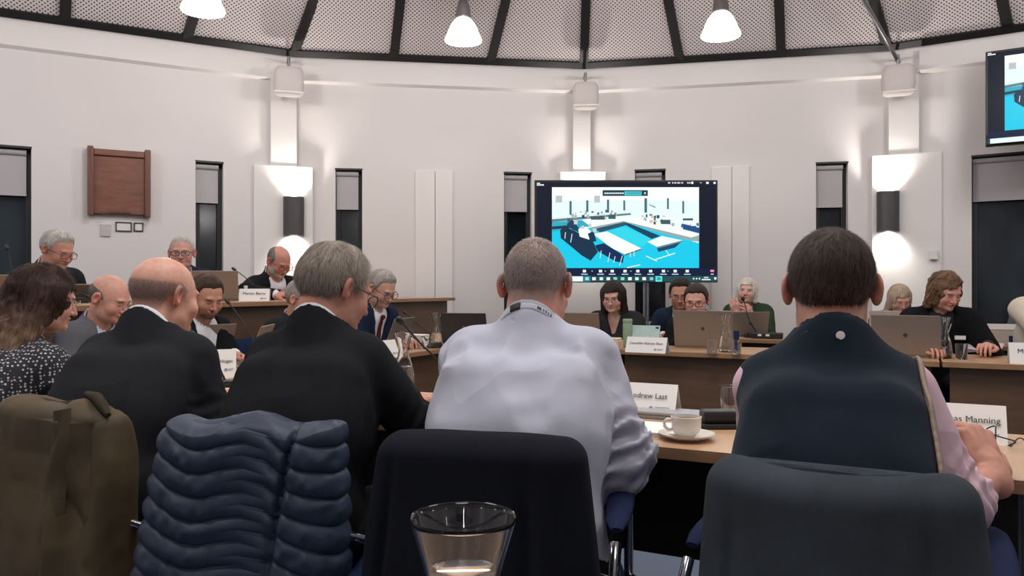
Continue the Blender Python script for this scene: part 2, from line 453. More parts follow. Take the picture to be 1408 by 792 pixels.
for p, q in ribs:
    dd = (q - p).normalized(); side = dd.cross(Vector((0, 0, 1))).normalized(); up = side.cross(dd) 
    w = .043
    vs = [x + side * s * w + up * h for x in (p, q) for s, h in ((-1, -.03), (1, -.03), (1, .02), (-1, .02))]
    mb.add(vs, [(0, 1, 2, 3), (7, 6, 5, 4), (0, 4, 5, 1), (1, 5, 6, 2), (2, 6, 7, 3), (3, 7, 4, 0)])
tag(mb.build('trim_3', m_black), kind='structure')
zt = H + SE * SL
mb = MB(); mb.quad([(x, y, zt - .02) for x, y in [tuple((RC[0] + (RR + .5) * cos(2 * pi * k / 24), RC[1] + (RR + .5) * sin(2 * pi * k / 24))) for k in range(24)]])
tag(mb.build('ceiling_upper', m_wall2), kind='structure')

# pilasters: wide low board and narrow strip above, at each corner of the room
def pilaster(i, px0, px1, pyt, qx0, qx1, k):
    v = RV(i); c = Vector((RC[0], RC[1], 0)); d = (c - v).normalized(); u = Vector((d.y, -d.x, 0)); 
    if u.x < 0: u = -u
    def loc(px, off):
        a = v + d * off; kk = (px - 704) / F; s = (kk * a.y - a.x) / (u.x - kk * u.y); return s, (a + u * s).y
    M = Matrix.Translation(v) @ Matrix(((u.x, d.x, 0, 0), (u.y, d.y, 0, 0), (0, 0, 1, 0), (0, 0, 0, 1)))
    s0, Y = loc(px0, .10); s1, _ = loc(px1, .10); z = hz(pyt, Y)
    r0, Y2 = loc(qx0, .09); r1, _ = loc(qx1, .09)
    mb = MB(); mb.box(s0, s1, .02, .10, 0, z, M, .004); mb.box(r0, r1, .0, .09, z - .01, 3.2, M, .004)
    tag(mb.build('trim_%d' % k, m_white), kind='structure')
    return v, d, u, M
PIL = [pilaster(-1, 349, 430, 226, 372, 408, 4), pilaster(0, 770, 833, 236, 788, 812, 5), pilaster(1, 1199, 1295, 214, 1222, 1264, 6), pilaster(-2, -160, -70, 200, -130, -90, 7)]
# shallow double boards between the windows
for k, (fi, x0, x1, x2, pt) in enumerate([(-1, 571, 598, 622, 235), (0, 978, 1006, 1030, 230)]):
    a, u, n, L = facet(fi); M = Matrix.Translation(a) @ Matrix(((u.x, n.x, 0, 0), (u.y, n.y, 0, 0), (0, 0, 1, 0), (0, 0, 0, 1)))
    s0, Y = hit(fi, x0); s1, _ = hit(fi, x1); s2, _ = hit(fi, x2); z = hz(pt, Y)
    mb = MB(); mb.box(s0, s1 - .004, 0, .022, .1, z, M, .004); mb.box(s1 + .004, s2, 0, .022, .1, z, M, .004)
    tag(mb.build('trim_%d' % (8 + k), m_wall2), kind='structure')
# boxed duct at the right, behind the hanging screen; skirting rail
a, u, n, L = facet(1); M = Matrix.Translation(a) @ Matrix(((u.x, n.x, 0, 0), (u.y, n.y, 0, 0), (0, 0, 1, 0), (0, 0, 0, 1)))
s0, Y = hit(1, 1266)
tag(MB().box(s0, L, -.01, .16, hz(102, Y), hz(74, Y), M, .005).build('trim_10', m_wall), kind='structure')
mb = MB()
for fi in (-3, -2, -1, 0, 1, 2):
    a, u, n, L = facet(fi); M = Matrix.Translation(a) @ Matrix(((u.x, n.x, 0, 0), (u.y, n.y, 0, 0), (0, 0, 1, 0), (0, 0, 0, 1)))
    mb.box(.02, L - .02, 0, .02, 0, .12, M)
tag(mb.build('baseboard_back', m_white), kind='structure')

# ---------------------------------------------------------------- sconces
m_sconce = plain('dark_grey_sconce_metal', '4c4a4b', .5, .3, var=.05)
m_glow = emit('lamp_glow', 'fff4e8', 14)
def light(kind, loc, energy, color=(1, .96, .93), size=.1, name='lamp_and_fill_light', **kw):
    l = bpy.data.lights.new(name, kind); l.energy = energy; l.color = color
    if kind in ('POINT', 'SPOT'): l.shadow_soft_size = size
    if kind == 'AREA': l.shape = 'DISK'; l.size = size
    for k, v in kw.items(): setattr(l, k, v)
    o = bpy.data.objects.new(name, l); COL.objects.link(o); o.location = loc; return o
def sconce(i, label, zc0, zc1):
    v, d, u, M = PIL[i]; r = .098; z0, z1 = zc0, zc1
    base = v + d * .10
    t = thing('wall_sconce', (base.x, base.y, z0), 0, label, 'wall lamp', 'half round up and down wall lamps')
    L = Matrix.Translation((0, 0, -z0)) @ Matrix.Translation(-base + Vector((0, 0, z0))) @ M
    M2 = Matrix.Translation(Vector((-base.x, -base.y, 0))) @ Matrix.Translation((0, 0, -z0)) @ M @ Matrix.Translation((0, .10, 0))
    mb = MB()
    vs = []; fs = []; K = 20
    for zz, rr in ((z0, r), (z1, r), (z1, r - .006), (z0, r - .006)):
        for k in range(K + 1):
            a = pi * k / K; vs.append((rr * cos(a), .02 + rr * sin(a), zz))
    n1 = K + 1
    for q in range(4):
        for k in range(K): a_, b_ = q * n1 + k, ((q + 1) % 4) * n1 + k; fs.append((a_, a_ + 1, b_ + 1, b_))
    mb.add([M2 @ Vector(p) for p in vs], fs); mb.box(-r, r, 0, .022, z0, z1, M2)
    mb.build('shade', m_sconce, t, 40)
    for zz in (z0 + .03, z1 - .03):
        MB().lathe([(0, 0), (.05, 0), (.05, .012), (0, .012)], (0, .06, zz), 20, M2).build('lamp_glass', m_glow, t, 40)
    W = M @ Matrix.Translation((0, .10, 0))
    for zz, dirz in ((z1 + .01, 1), (z0 - .01, -1)):
        o = light('SPOT', W @ Vector((0, .060, zz)), 42 if dirz > 0 else 26, (1, .95, .88), .03, 'sconce_beam', spot_size=radians(118), spot_blend=.9)
        aim = Vector((0, 0, dirz)) - d * .55
        o.rotation_euler = (-aim).to_track_quat('Z', 'Y').to_euler()
sconce(0, 'dark half round wall lamp on the white pilaster above the bearded chairman', hz(323, 7.42), hz(270, 7.42))
sconce(1, 'dark half round wall lamp hidden behind the large screen, glow shows above it', hz(323, 7.8), hz(270, 7.8))
sconce(2, 'dark half round wall lamp on the right pilaster between narrow window and wide window', hz(317, 7.2), hz(262, 7.2))

# ---------------------------------------------------------------- pendants
m_pglass = emit('prismatic_glass_glow', 'fff6ec', 3.2)
m_pcap = plain('pendant_grey_metal', '77706f', .4, .5)
def pendant():
    t = thing('pendant_lamp', (0, 0, 0), 0, None, 'pendant lamp', 'bell pendant lamps under the roof')
    prof = [(.150, 0), (.155, .012), (.147, .03), (.132, .06), (.118, .10), (.098, .14), (.072, .175), (.055, .19), (.05, .186), (.068, .17), (.093, .135), (.112, .098), (.126, .06), (.14, .03), (.146, .012), (.150, 0)]
    MB().lathe(prof, seg=48).build('glass_shade', m_pglass, t, 60)
    MB().lathe([(0, .06), (.03, .065), (.04, .09), (.03, .13), (0, .16)], seg=20).build('bulb', m_glow, t, 60)
    MB().lathe([(.058, .185), (.066, .195), (.06, .25), (.05, .30), (.038, .335), (.02, .35), (0, .35)], seg=32).build('lamp_holder', m_pcap, t, 40)
    MB().tube([(0, 0, .34), (0, 0, 1.9)], .006, 8).build('cord', m_black, t)
    return t
P0 = pendant()
plist = [(279, 16, 5.6, 'glowing bell pendant lamp hanging leftmost, cut by the top of the view'), (637, 57, 6.4, 'glowing bell pendant lamp in the middle, left of the central ceiling rib'),
         (991, 50, 6.1, 'glowing bell pendant lamp hanging right of the large screen')]
for k, (px, py, Y, lab) in enumerate(plist):
    p = at(px, py, Y)
    if k == 0: P0.location = p; P0['label'] = lab
    else: dup(P0, p, 0, lab)
for a in [112.6, 95.8, 78.6, 60, 130, 40, 150, 180, 0, 220, 270, 320]:
    light('POINT', (.31 + 6.8 * cos(radians(a)), -.54 + 6.8 * sin(radians(a)), 3.05), 34, (1, .965, .945), .15)
for x, y, e in ((.3, 2.6, 85), (-2.2, 1.2, 60), (2.8, 1.2, 60), (.3, -1.6, 40)):
    light('AREA', (x, y, 4.4), e, (1, .97, .95), 1.6)  # unseen overhead discs added as general fill light, no fittings hang there
w = bpy.data.worlds.new('world'); SC.world = w; w.use_nodes = True
w.node_tree.nodes['Background'].inputs['Color'].default_value = (.05, .05, .06, 1)

# ---------------------------------------------------------------- hanging speakers at the room corners
m_spk = plain('speaker_off_white', 'c9c0bd', .7, var=.02)
def speaker(i, px, py0, py1, wpx, lab):
    v = RV(i); c = Vector((RC[0], RC[1], 0)); d = (c - v).normalized(); base = v + d * .33; Y = base.y
    x = (px - 704) * Y / F; z0, z1 = hz(py1, Y), hz(py0, Y); w = wpx * Y / F / 2
    t = thing('hanging_speaker', (x, Y, z0), atan2(d.y, d.x) + pi / 2, lab, 'speaker', 'off white speakers hung under the ring beam')
    h = z1 - z0; mb = MB()
    vs = []; fs = []; n = 28; lv = [(0, .80), (.012, .92), (.3 * h, 1.0), (.6 * h, 1.0), (h - .04, .95), (h - .012, .86), (h, .74)]
    for zz, s in lv:
        for k in range(n):
            a = 2 * pi * k / n; ca, sa = cos(a), sin(a); q = 4.5
            r = 1 / (abs(ca) ** q + abs(sa) ** q) ** (1 / q)
            vs.append((w * s * r * ca, .10 * s * r * sa, zz))
    for l in range(len(lv) - 1):
        for k in range(n): fs.append((l * n + k, l * n + (k + 1) % n, (l + 1) * n + (k + 1) % n, (l + 1) * n + k))
    fs.append(tuple(range(n))[::-1]); fs.append(tuple((len(lv) - 1) * n + k for k in range(n)))
    mb.add(vs, fs); mb.build('speaker_body', m_spk, t, 40)
    mb = MB(); mb.box(-w * .96, w * .96, -.103, -.095, .002, .018); mb.build('bottom_trim', m_white, t)
    mb = MB(); mb.tube([(0, 0, h - .01), (0, 0, h + .10), (0, .25, h + .12)], .014, 8); mb.tube([(-.03, 0, h - .002), (.03, 0, h - .002)], .02, 8)
    mb.build('bracket', m_alu, t, 40)
speaker(-1, 397, 94, 131, 40, 'off white speaker hung at the left room corner above the pilaster strip')
speaker(0, 805, 115, 149, 36, 'off white speaker hung at the middle corner above the large screen')
speaker(1, 1235, 91, 130, 42, 'off white speaker hung at the right room corner beside the steel rod')
p1 = at(1236, 86, 7.15); p0 = at(1188, 0, 6.6); p00 = p1 + (p0 - p1) * 1.6
tag(MB().tube([p00, p1], .018, 10).build('tie_rod', m_alu, None, 40), 'thin grey steel rod slanting from roof to right speaker', 'rod')

# ---------------------------------------------------------------- things on the walls
def wallM(fi): 
    a, u, n, L = facet(fi); return Matrix.Translation(a) @ Matrix(((u.x, n.x, 0, 0), (u.y, n.y, 0, 0), (0, 0, 1, 0), (0, 0, 0, 1)))
m_mah = wood('mahogany_board', '6b4030', '85523c', (1, 1, 6), .4, 5)
m_mah2 = wood('mahogany_rail', '5e3a2d', '74493a', (6, 6, 1), .4, 5)
M = wallM(-2); s0, Y0 = hit(-2, 120, .04); s1, Y1 = hit(-2, 207, .04); z1, z0 = hz(204, (Y0 + Y1) / 2), hz(298, (Y0 + Y1) / 2)
b = M @ Vector((s0, 0, z0)); t = thing('honours_board', b, 0, 'brown wooden wall cabinet board with raised side rails on left wall', 'wooden board')
T = Matrix.Translation(-b) @ M; 
mb = MB(); mb.box(s0 + .03, s1 - .03, .0, .05, z0 + .035, z1 - .02, T, .003); mb.build('panel', m_mah, t)
for x in (s0, s1 - .05): MB().box(x, x + .05, 0, .09, z0, z1, T, .012).build('side_rail', m_mah2, t)
MB().box(s0 + .05, s1 - .05, .0, .075, z1 - .075, z1 - .02, T, .006).build('top_rail', m_mah, t)
mb = MB(); mb.box(s0 + .05, s1 - .05, .0, .06, z0 + .02, z0 + .045, T, .004); mb.box((s0 + s1) / 2 - .09, (s0 + s1) / 2 + .09, .05, .068, z0 + .03, z0 + .055, T, .003); mb.build('bottom_rail', m_mah2, t)
for px0, px1, py0, py1, lab in ((159, 181, 305, 318, 'wider small framed notice under the wooden board'), (184, 197, 306, 318, 'narrower small framed notice under the wooden board')):
    s0, Y0 = hit(-2, px0); s1, _ = hit(-2, px1); z1, z0 = hz(py0, Y0), hz(py1, Y0); b = M @ Vector((s0, 0, z0)); T = Matrix.Translation(-b) @ M
    t = thing('framed_notice', b, 0, lab, 'notice')
    mb = MB(); fr = .008
    for q in ((s0, s0 + fr, z0, z1), (s1 - fr, s1, z0, z1), (s0, s1, z0, z0 + fr), (s0, s1, z1 - fr, z1)): mb.box(q[0], q[1], 0, .015, q[2], q[3], T)
    mb.build('frame', m_frame, t)
    MB().box(s0 + fr, s1 - fr, .0, .006, z0 + fr, z1 - fr, T).build('paper', m_white, t)
s0, Y0 = hit(-2, 138); s1, _ = hit(-2, 152); z1, z0 = hz(308, Y0), hz(325, Y0)
tag(MB().box(s0, s1, 0, .014, z0, z1, M, .004).build('socket_plate', plain('socket_grey', 'bfb6b3', .6), None), 'pale blank socket plate on left wall below the wooden board', 'socket')
v, d, u, Mp = PIL[2]; Mq = Mp @ Matrix.Translation((0, .10, 0)); base = v + d * .1
kk = (1283 - 704) / F; s = (kk * base.y - base.x) / (u.x - kk * u.y); Yq = (base + u * s).y; z = hz(351, Yq)
mb = MB(); mb.box(s - .035, s + .035, 0, .035, z - .045, z + .05, Mq, .01); mb.box(s - .03, s + .034, .03, .045, z - .04, z - .02, Mq, .003)
tag(mb.build('wall_sensor', plain('sensor_white', 'd6d2cf', .5), None, 40), 'small white sensor box on right pilaster under the wall lamp', 'sensor')
# ---------------------------------------------------------------- tables
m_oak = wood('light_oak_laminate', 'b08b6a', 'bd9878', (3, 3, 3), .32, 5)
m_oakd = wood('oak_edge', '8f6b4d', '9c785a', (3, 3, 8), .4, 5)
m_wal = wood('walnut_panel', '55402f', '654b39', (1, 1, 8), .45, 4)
m_leg = plain('table_leg_grey', '75757a', .4, .6)
TZ = .74
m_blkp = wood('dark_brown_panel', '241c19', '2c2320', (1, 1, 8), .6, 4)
def table(t0, t1, n0, n1, z, label, group, axis='t', front=None, paneldepth=.5, legs=True):
    """table between t0..t1 and n0..n1; front = side carrying the modesty panel: 'n0','t1'"""
    c = tn((t0 + t1) / 2, (n0 + n1) / 2, 0); o = thing('table', c, atan2(T2[1], T2[0]), label, 'table', group)
    a, b = (t1 - t0) / 2, (n1 - n0) / 2
    m = MB(); m.box(-a + .002, a - .002, -b + .002, b - .002, z - .003, z, bev=.001); m.build('tabletop', m_oak, o)
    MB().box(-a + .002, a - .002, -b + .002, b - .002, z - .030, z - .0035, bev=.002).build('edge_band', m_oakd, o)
    zb = z - .03 - paneldepth
    if front == 'n0': MB().box(-a + .04, a - .04, -b + .07, -b + .09, zb, z - .032, bev=.002).build('front_panel', m_wal, o)
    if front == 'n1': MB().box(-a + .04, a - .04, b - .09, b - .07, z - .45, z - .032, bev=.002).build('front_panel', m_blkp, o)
    if front == 't1': MB().box(a - .09, a - .07, -b + .04, b - .04, zb, z - .032, bev=.002).build('front_panel', m_wal, o)
    f0 = z - TZ
    for sx in (-1, 1):
        m = MB()
        if b > a: 
            m.box(-a + .10, a - .10, sx * (b - .12) - .03, sx * (b - .12) + .03, f0 + .004, f0 + .035, bev=.01)
            m.box(-.03, .03, sx * (b - .12) - .02, sx * (b - .12) + .02, f0 + .03, z - .05, bev=.004); m.box(-a + .10, a - .10, sx * (b - .12) - .02, sx * (b - .12) + .02, z - .055, z - .031)
        else:
            m.box(sx * (a - .12) - .03, sx * (a - .12) + .03, -b + .10, b - .08, f0 + .004, f0 + .035, bev=.01)
            m.box(sx * (a - .12) - .02, sx * (a - .12) + .02, -.03, .03, f0 + .03, z - .05, bev=.004); m.box(sx * (a - .12) - .02, sx * (a - .12) + .02, -b + .10, b - .08, z - .055, z - .031)
        m.build('leg', m_leg, o)
    return o
G1, G2, G3, G4 = 'near row tables', 'far row tables', 'left side tables', 'raised platform desks'
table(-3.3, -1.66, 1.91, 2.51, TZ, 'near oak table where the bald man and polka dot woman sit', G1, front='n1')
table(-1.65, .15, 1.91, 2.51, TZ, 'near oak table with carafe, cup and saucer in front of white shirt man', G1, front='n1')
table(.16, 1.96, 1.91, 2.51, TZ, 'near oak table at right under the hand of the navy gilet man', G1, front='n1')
table(-2.66, -1.66, 4.80, 5.40, TZ, 'short oak table in the far left corner of the square behind white shirt man', G2, front='n0')
table(-1.65, .20, 4.80, 5.40, TZ, 'far oak table with brown panel under the green bottle and wide laptop', G2, front='n0')
table(.21, 2.06, 4.80, 5.40, TZ, 'far oak table with brown panel at right where the curly haired woman reads', G2, front='n0')
table(-3.3, -2.70, 2.52, 3.64, TZ, 'left oak table with name card in front of the bearded young man', G3, front='t1')
table(-3.3, -2.70, 3.65, 4.79, TZ, 'left oak table under the red tie man with papers and carafe', G3, front='t1')
DZ = 1.05
for k, (n0, n1, lab) in enumerate([(1.2, 2.9, 'raised desk at far left in front of grey haired man on platform'), (2.91, 4.6, 'raised desk with laptops in front of the man with short white hair'), (4.61, 6.36, 'raised desk with brown front panel where the bearded chairman sits')]):
    o = table(-4.5, -3.78, n0, n1, DZ, lab, G4, front='t1', paneldepth=.66)
# second row desks behind the far table
table(-1.2, -.45, 6.25, 6.80, TZ, 'back row desk below the green cardigan woman', 'back row desks', front='n0')
table(-.44, 1.3, 6.25, 6.85, TZ, 'back row desk in front of the woman with long grey blonde hair', 'back row desks', front='n0')
m = MB(); P = [tn(-6.2, .6), tn(-3.62, .6), tn(-3.62, 6.5), tn(-5.3, 6.5)]
m.prism([(p.x, p.y) for p in P], 0.0, .31); tag(m.build('floor_platform', MATS.get('blue_grey_carpet') or plain('platform_carpet', '56606f', .95)), kind='structure')
# side table carrying the carafe right in front of the viewer
t = thing('side_table', (0, .42, 0), 0, 'small oak table standing below the large foreground carafe', 'table')
m = MB(); m.box(-.4, .4, -.22, .25, .727, .755, bev=.004); m.build('tabletop', m_oak, t)
for x in (-.36, .36):
    for y in (-.18, .21): MB().box(x - .018, x + .018, y - .018, y + .018, .0, .727, bev=.003).build('leg', m_leg, t)

# ---------------------------------------------------------------- chairs
m_navy = fabric('navy_chair_fabric', '1f2b4c', .85, .08)
m_navyp = plain('navy_arm_pad', '151e3c', .85, var=.05, spec=.15)
def make_chair(label, group):
    t = thing('armchair', (0, 0, 0), 0, label, 'chair', group)
    MB().box(-.24, .24, -.22, .25, .40, .47, bev=.03).build('seat', m_navy, t, 60)
    m = MB(); vs = []; fs = []
    NU, NV_ = 18, 10; R = rot(rx=radians(8), loc=(0, -.25, .50))
    for s, off in ((1, 0), (-1, .035)):
        for j in range(NV_ + 1):
            for i in range(NU + 1):
                u = -1 + 2 * i / NU; v = j / NV_; x = u * .178; z = v * .315
                k = (abs(u) ** 6) ; x *= 1; y = .03 * u * u + s * .022 * (1 - k * .9) * (1 - abs(2 * v - 1) ** 8 * .9); vs.append((x, y, z))
    n1 = (NU + 1) * (NV_ + 1)
    for j in range(NV_):
        for i in range(NU):
            a = j * (NU + 1) + i; fs += [(a, a + 1, a + NU + 2, a + NU + 1), (n1 + a, n1 + a + NU + 1, n1 + a + NU + 2, n1 + a + 1)]
    per = [i for i in range(NU + 1)] + [j * (NU + 1) + NU for j in range(1, NV_ + 1)] + [NV_ * (NU + 1) + i for i in range(NU - 1, -1, -1)] + [j * (NU + 1) for j in range(NV_ - 1, 0, -1)]
    for a, b in zip(per, per[1:] + per[:1]): fs.append((a, n1 + a, n1 + b, b))
    m.add([R @ Vector(v) for v in vs], fs); m.build('backrest', m_navy, t, 60)
    for s in (-1, 1):
        m = MB(); pts = []
        for k in range(9):
            u = k / 8; pts.append((s * (.246 - .01 * u), -.14 + .40 * u, .655 + .015 * sin(u * pi)))
        m.tube(pts, [.012, .024, .028, .030, .030, .030, .028, .025, .012], 14, Matrix.Translation((0, 0, .665)) @ Matrix.Scale(.5, 4, (0, 0, 1)) @ Matrix.Translation((0, 0, -.665)))
        m.build('arm_pad', m_navyp, t, 60)
        m = MB(); m.tube([(s * .246, -.16, .64), (s * .246, -.2, .6), (s * .246, -.235, .02)], .0115, 10); m.build('leg', m_chrome, t, 60)
        m = MB(); m.tube([(s * .246, .20, .64), (s * .246, .245, .62), (s * .246, .262, .58), (s * .246, .27, .02)], .0115, 10); m.build('leg', m_chrome, t, 60)
        m = MB(); m.tube([(s * .255, -.21, .42), (s * .255, .26, .42)], .011, 10); m.build('side_rail', m_chrome, t, 60)
        m = MB(); m.tube([(s * .246, -.2, .58), (s * .2, -.27, .62)], .009, 8); m.build('back_stay', m_chrome, t, 60)
    return t
AZC = atan2(T2[1], T2[0])
CH4 = (.50, 1.20); CH3 = (-.06, 1.46); CH2 = (-.55, 1.67); CH1 = (-1.07, 1.84)
C0 = make_chair('navy armchair at right, hidden under a dark grey jacket, behind gilet man', 'navy armchairs of the near row')
fw = Vector((N2[0], N2[1], 0))
def chair_at(c, lab, rz=AZC, grp='navy armchairs of the near row', z=0, back=.265):
    f = Vector((-sin(rz), cos(rz), 0)); p = Vector((c[0], c[1], z)) + f * back
    return dup(C0, p, rz, lab, grp)
C0.location = Vector((*CH4, 0)) + fw * .265; C0.rotation_euler = (0, 0, radians(59 - 90))
chair_at(CH3, 'navy armchair under a black jacket, behind white shirt man', radians(78 - 90))
chair_at(CH2, 'navy armchair under a blue quilted coat, behind grey haired suited man', radians(82 - 90))
chair_at(CH1, 'navy armchair under an olive coat at the left end of near row')

# ---------------------------------------------------------------- small things
m_gl = glass('clear_glass'); m_water = glass('water', (.97, .99, 1), 0, 1.33)
def carafe(level):
    t = thing('glass_carafe', (0, 0, 0), 0, None, 'carafe', 'glass water carafes on the tables')
    out = [(0, 0), (.036, 0), (.041, .004), (.044, .02), (.044, .045), (.0395, .08), (.031, .115), (.0235, .14), (.0198, .158), (.0198, .168), (.0225, .185), (.0275, .205), (.0325, .222), (.0352, .231), (.0358, .2335), (.035, .2352)]
    inn = [(.0338, .2345), (.0328, .231), (.0303, .222), (.0252, .205), (.0202, .185), (.0174, .168), (.0174, .158), (.021, .14), (.0285, .115), (.037, .08), (.0415, .045), (.0415, .02), (.038, .008), (0, .007)]
    MB().lathe(out + inn, seg=64).build('glass_body', m_gl, t, 50)
    w = [(0, .0075)] + [(r - .0004, z) for r, z in inn[::-1][1:] if z < level]
    def rad(z):
        q = inn[::-1]
        for (r0, z0), (r1, z1) in zip(q, q[1:]):
            if z0 <= z <= z1: return r0 + (r1 - r0) * (z - z0) / max(1e-6, z1 - z0)
    r = rad(level) - .0004; w += [(r, level), (r - .002, level - .0006), (0, level - .0006)]
    MB().lathe(w, seg=48).build('water', m_water, t, 60)
    return t
def tumbler(h=.085, r=.034):
    t = thing('drinking_glass', (0, 0, 0), 0, None, 'glass', 'drinking glasses on the tables')
    MB().lathe([(0, 0), (r * .8, 0), (r * .84, .003), (r, h), (r - .0008, h + .0006), (r - .0016, h), (r * .80, .008), (0, .0075)], seg=36).build('glass_body', m_gl, t, 35)
    return t
def onT(px, py, z=TZ): Y = F * (CH - z) / (py - CY); return at(px, py, Y)
CF = carafe(.199); CF.location = at(637, 710, .52) - Vector((0, 0, .2345)); CF['label'] = 'large clear water carafe standing right before the viewer, rim in view'; CF['group'] = 'glass water carafes'
CM = carafe(.10); CM.location = onT(555, 540); CM['label'] = 'half full glass carafe between grey haired suited man and white shirt man'
dup(CM, onT(600, 478.5), 0, 'glass carafe beside white papers on the red tie man table')
dup(CM, onT(998, 484), 0, 'glass carafe at the right end of the wide open laptop')
dup(CM, onT(1298, 492.5), 0, 'glass carafe in front of the curly haired woman reading papers')
pc = at(413, 413, 5.9); pc.z = DZ; dup(CM, pc, 0, 'glass carafe on the raised desk beside the bearded chairman')
G = tumbler(); G.location = onT(979, 486); G['label'] = 'drinking glass left of the carafe at the wide laptop'
dup(G, onT(1012, 487), 0, 'drinking glass right of the carafe at the wide laptop')
dup(G, onT(1322, 494), 0, 'drinking glass just right of the carafe before curly haired woman')
dup(G, onT(1004, 567), 0, 'drinking glass at the far edge of near table left of gilet man')
dup(G, onT(586, 480), 0, 'drinking glass left of the carafe on red tie man table')
pc = at(366, 413, 5.6); pc.z = DZ; dup(G, pc, 0, 'drinking glass beside the chairman name card')

m_lap = plain('laptop_lid_taupe', '8d7f74', .4, .4, var=.03); m_lapd = plain('laptop_dark', '38363a', .45)
m_scr = emit('laptop_screen_glow', 'a9c4d8', .5)
def laptop(loc, az, label, w=.34, hgt=.225, tilt=18, mat=None):
    """lid back faces the direction opposite to the user; az = azimuth from laptop towards the user"""
    t = thing('laptop', loc, az - pi / 2, label, 'laptop', 'open laptops on the tables')
    mat = mat or m_lap
    MB().box(-w / 2, w / 2, 0, .235, .001, .016, bev=.004).build('base', mat, t)
    m = MB(); m.box(-w / 2 + .02, w / 2 - .02, .02, .12, .0155, .0175, bev=.0005); kb = m.build('keyboard', m_lapd, t)
    R = rot(rx=radians(tilt), loc=(0, -.002, .014))
    m = MB(); m.box(-w / 2, w / 2, -.004, .004, 0, hgt, R, .003)
    lid = m.build('lid', mat, t); MB().box(-w / 2 + .012, w / 2 - .012, .0042, .005, .012, hgt - .01, R).build('screen', m_scr, lid)
    MB().lathe([(0, 0), (.012, 0), (.012, .0008), (0, .0008)], M=R @ Matrix.Translation((0, -.004, hgt * .5)) @ Matrix.Rotation(pi / 2, 4, 'X'), seg=20).build('round_emblem', m_lapd if mat is not m_lapd else m_lap, lid)
    return t
NEG = AZN      # users of far tables sit at +n
laptop(onT(968, 479), AZN, 'wide taupe laptop open in front of the woman with red glasses', .39, .245, 14)
laptop(onT(795, 473), AZN + .1, 'taupe laptop open in front of the dark haired woman', .34, .225, 20)
laptop(onT(1246, 491), AZN - .15, 'taupe laptop open between gilet man and curly haired woman', .36, .235, 12)
laptop(onT(640, 472), AZN + .25, 'dark laptop open behind white shirt man left shoulder', .34, .22, 20, m_lapd)
UZ = AZC + pi  # users of the left side tables sit at -t
laptop(onT(347, 503) , UZ + .55, 'taupe laptop turned sideways on left table before the bearded young man', .30, .21, 22)
laptop(onT(284, 492), UZ - .2, 'taupe laptop half hidden behind the name card on left table', .30, .19, 20)
laptop(onT(541, 482), UZ + .2, 'grey laptop open in front of red tie man', .32, .21, 22, plain('laptop_lid_grey', '6f6a6a', .4, .3))
def onD(px, Y): p = at(px, 400, Y); p.z = DZ; return p
laptop(onD(-22, 4.2), UZ - .5, 'beige laptop open at the far left end of raised desk', .33, .17, 30)
laptop(onD(134, 4.95), UZ - .5, 'beige laptop open on raised desk beside grey haired man', .33, .13, 40)
laptop(onD(297, 5.35), UZ - .9, 'beige laptop open on raised desk left of chairman name card', .30, .20, 14)
m_lap2 = plain('laptop_lid_cream', 'b9ada3', .5, .1)
laptop(tn(-.03, 6.5, TZ), AZN - .1, 'cream laptop open in front of the long haired blonde woman', .34, .22, 12, m_lap2)
laptop(tn(-1.10, 6.55, TZ), AZN + .5, 'taupe laptop standing in front of green cardigan woman', .3, .2, 16)

laptop(tn(-.60, 6.52, TZ), AZN, 'cream laptop on the back desk just left of the gilet man head', .26, .2, 12, m_lap2)
m_card = plain('name_card_white', 'e3deda', .7, var=.01); m_ink = plain('dark_ink', '4a4645', .7)
m_inkb = plain('blue_grey_ink', '7c8796', .7)
def name_card(loc, az, body, label, w=.297, hgt=.095, size=.034, cat='name card', bold=0.0):
    """az: direction the written face looks to"""
    t = thing('name_card', loc, az + pi / 2, label, cat, 'white tent name cards')
    s = .045; m = MB(); T = .0008
    # faces: front leans back from y=-s to ridge y=0
    ang = atan2(s, hgt)
    for sg in (-1, 1):
        m.add([(-w / 2, sg * s, 0), (w / 2, sg * s, 0), (w / 2, 0, hgt), (-w / 2, 0, hgt), (-w / 2, sg * (s - .0015), 0), (w / 2, sg * (s - .0015), 0), (w / 2, 0, hgt - .003), (-w / 2, 0, hgt - .003)],
              [(0, 1, 2, 3), (4, 7, 6, 5), (0, 4, 5, 1), (1, 5, 6, 2), (3, 2, 6, 7), (0, 3, 7, 4)])
    m.build('card', m_card, t)
    R = Matrix.Translation((0, -s * .5 - .0014, hgt * .55)) @ Matrix.Rotation(pi / 2 - ang, 4, 'X')
    if body: text(body, size, R @ Matrix.Translation((0, .006, 0)), m_ink, t, 'lettering', bold=bold)
    mm = MB(); 
    mm.box(w * .28, w * .44, -.031, -.029, 0, .0006, R); mm.box(w * .28, w * .40, -.036, -.034, 0, .0006, R)
    mm.lathe([(0, 0), (.006, 0), (.006, .0006), (0, .0006)], (w * .24, -.033, 0), 16, R); mm.build('printed_emblem', m_inkb, t)
    return t
FC = AZN + pi
name_card(onT(870, 566), FC, 'Councillor Andrew Last', 'white tent name card right of the white shirt man, behind the coffee cup', size=.0245)
name_card(onT(1293, 602), FC, 'Councillor Thomas Manning', 'large white tent name card beside the hand of gilet man', size=.0235)
name_card(onT(890, 484.5), FC - .05, 'Councillor Kathryn Shaw', 'white tent name card in front of the pale blue tablet', .26, .095, .021)
name_card(onT(1432, 500.5), FC + .05, 'Michael Burton', 'white tent name card at the right edge of the far table', .297, .11, .036)
name_card(onT(297, 519), AZC - .75, 'Cllr James Hogan', 'white name card on left table before the bearded young man', .17, .125, .02)
pc = at(350, 416, 5.45); pc.z = DZ
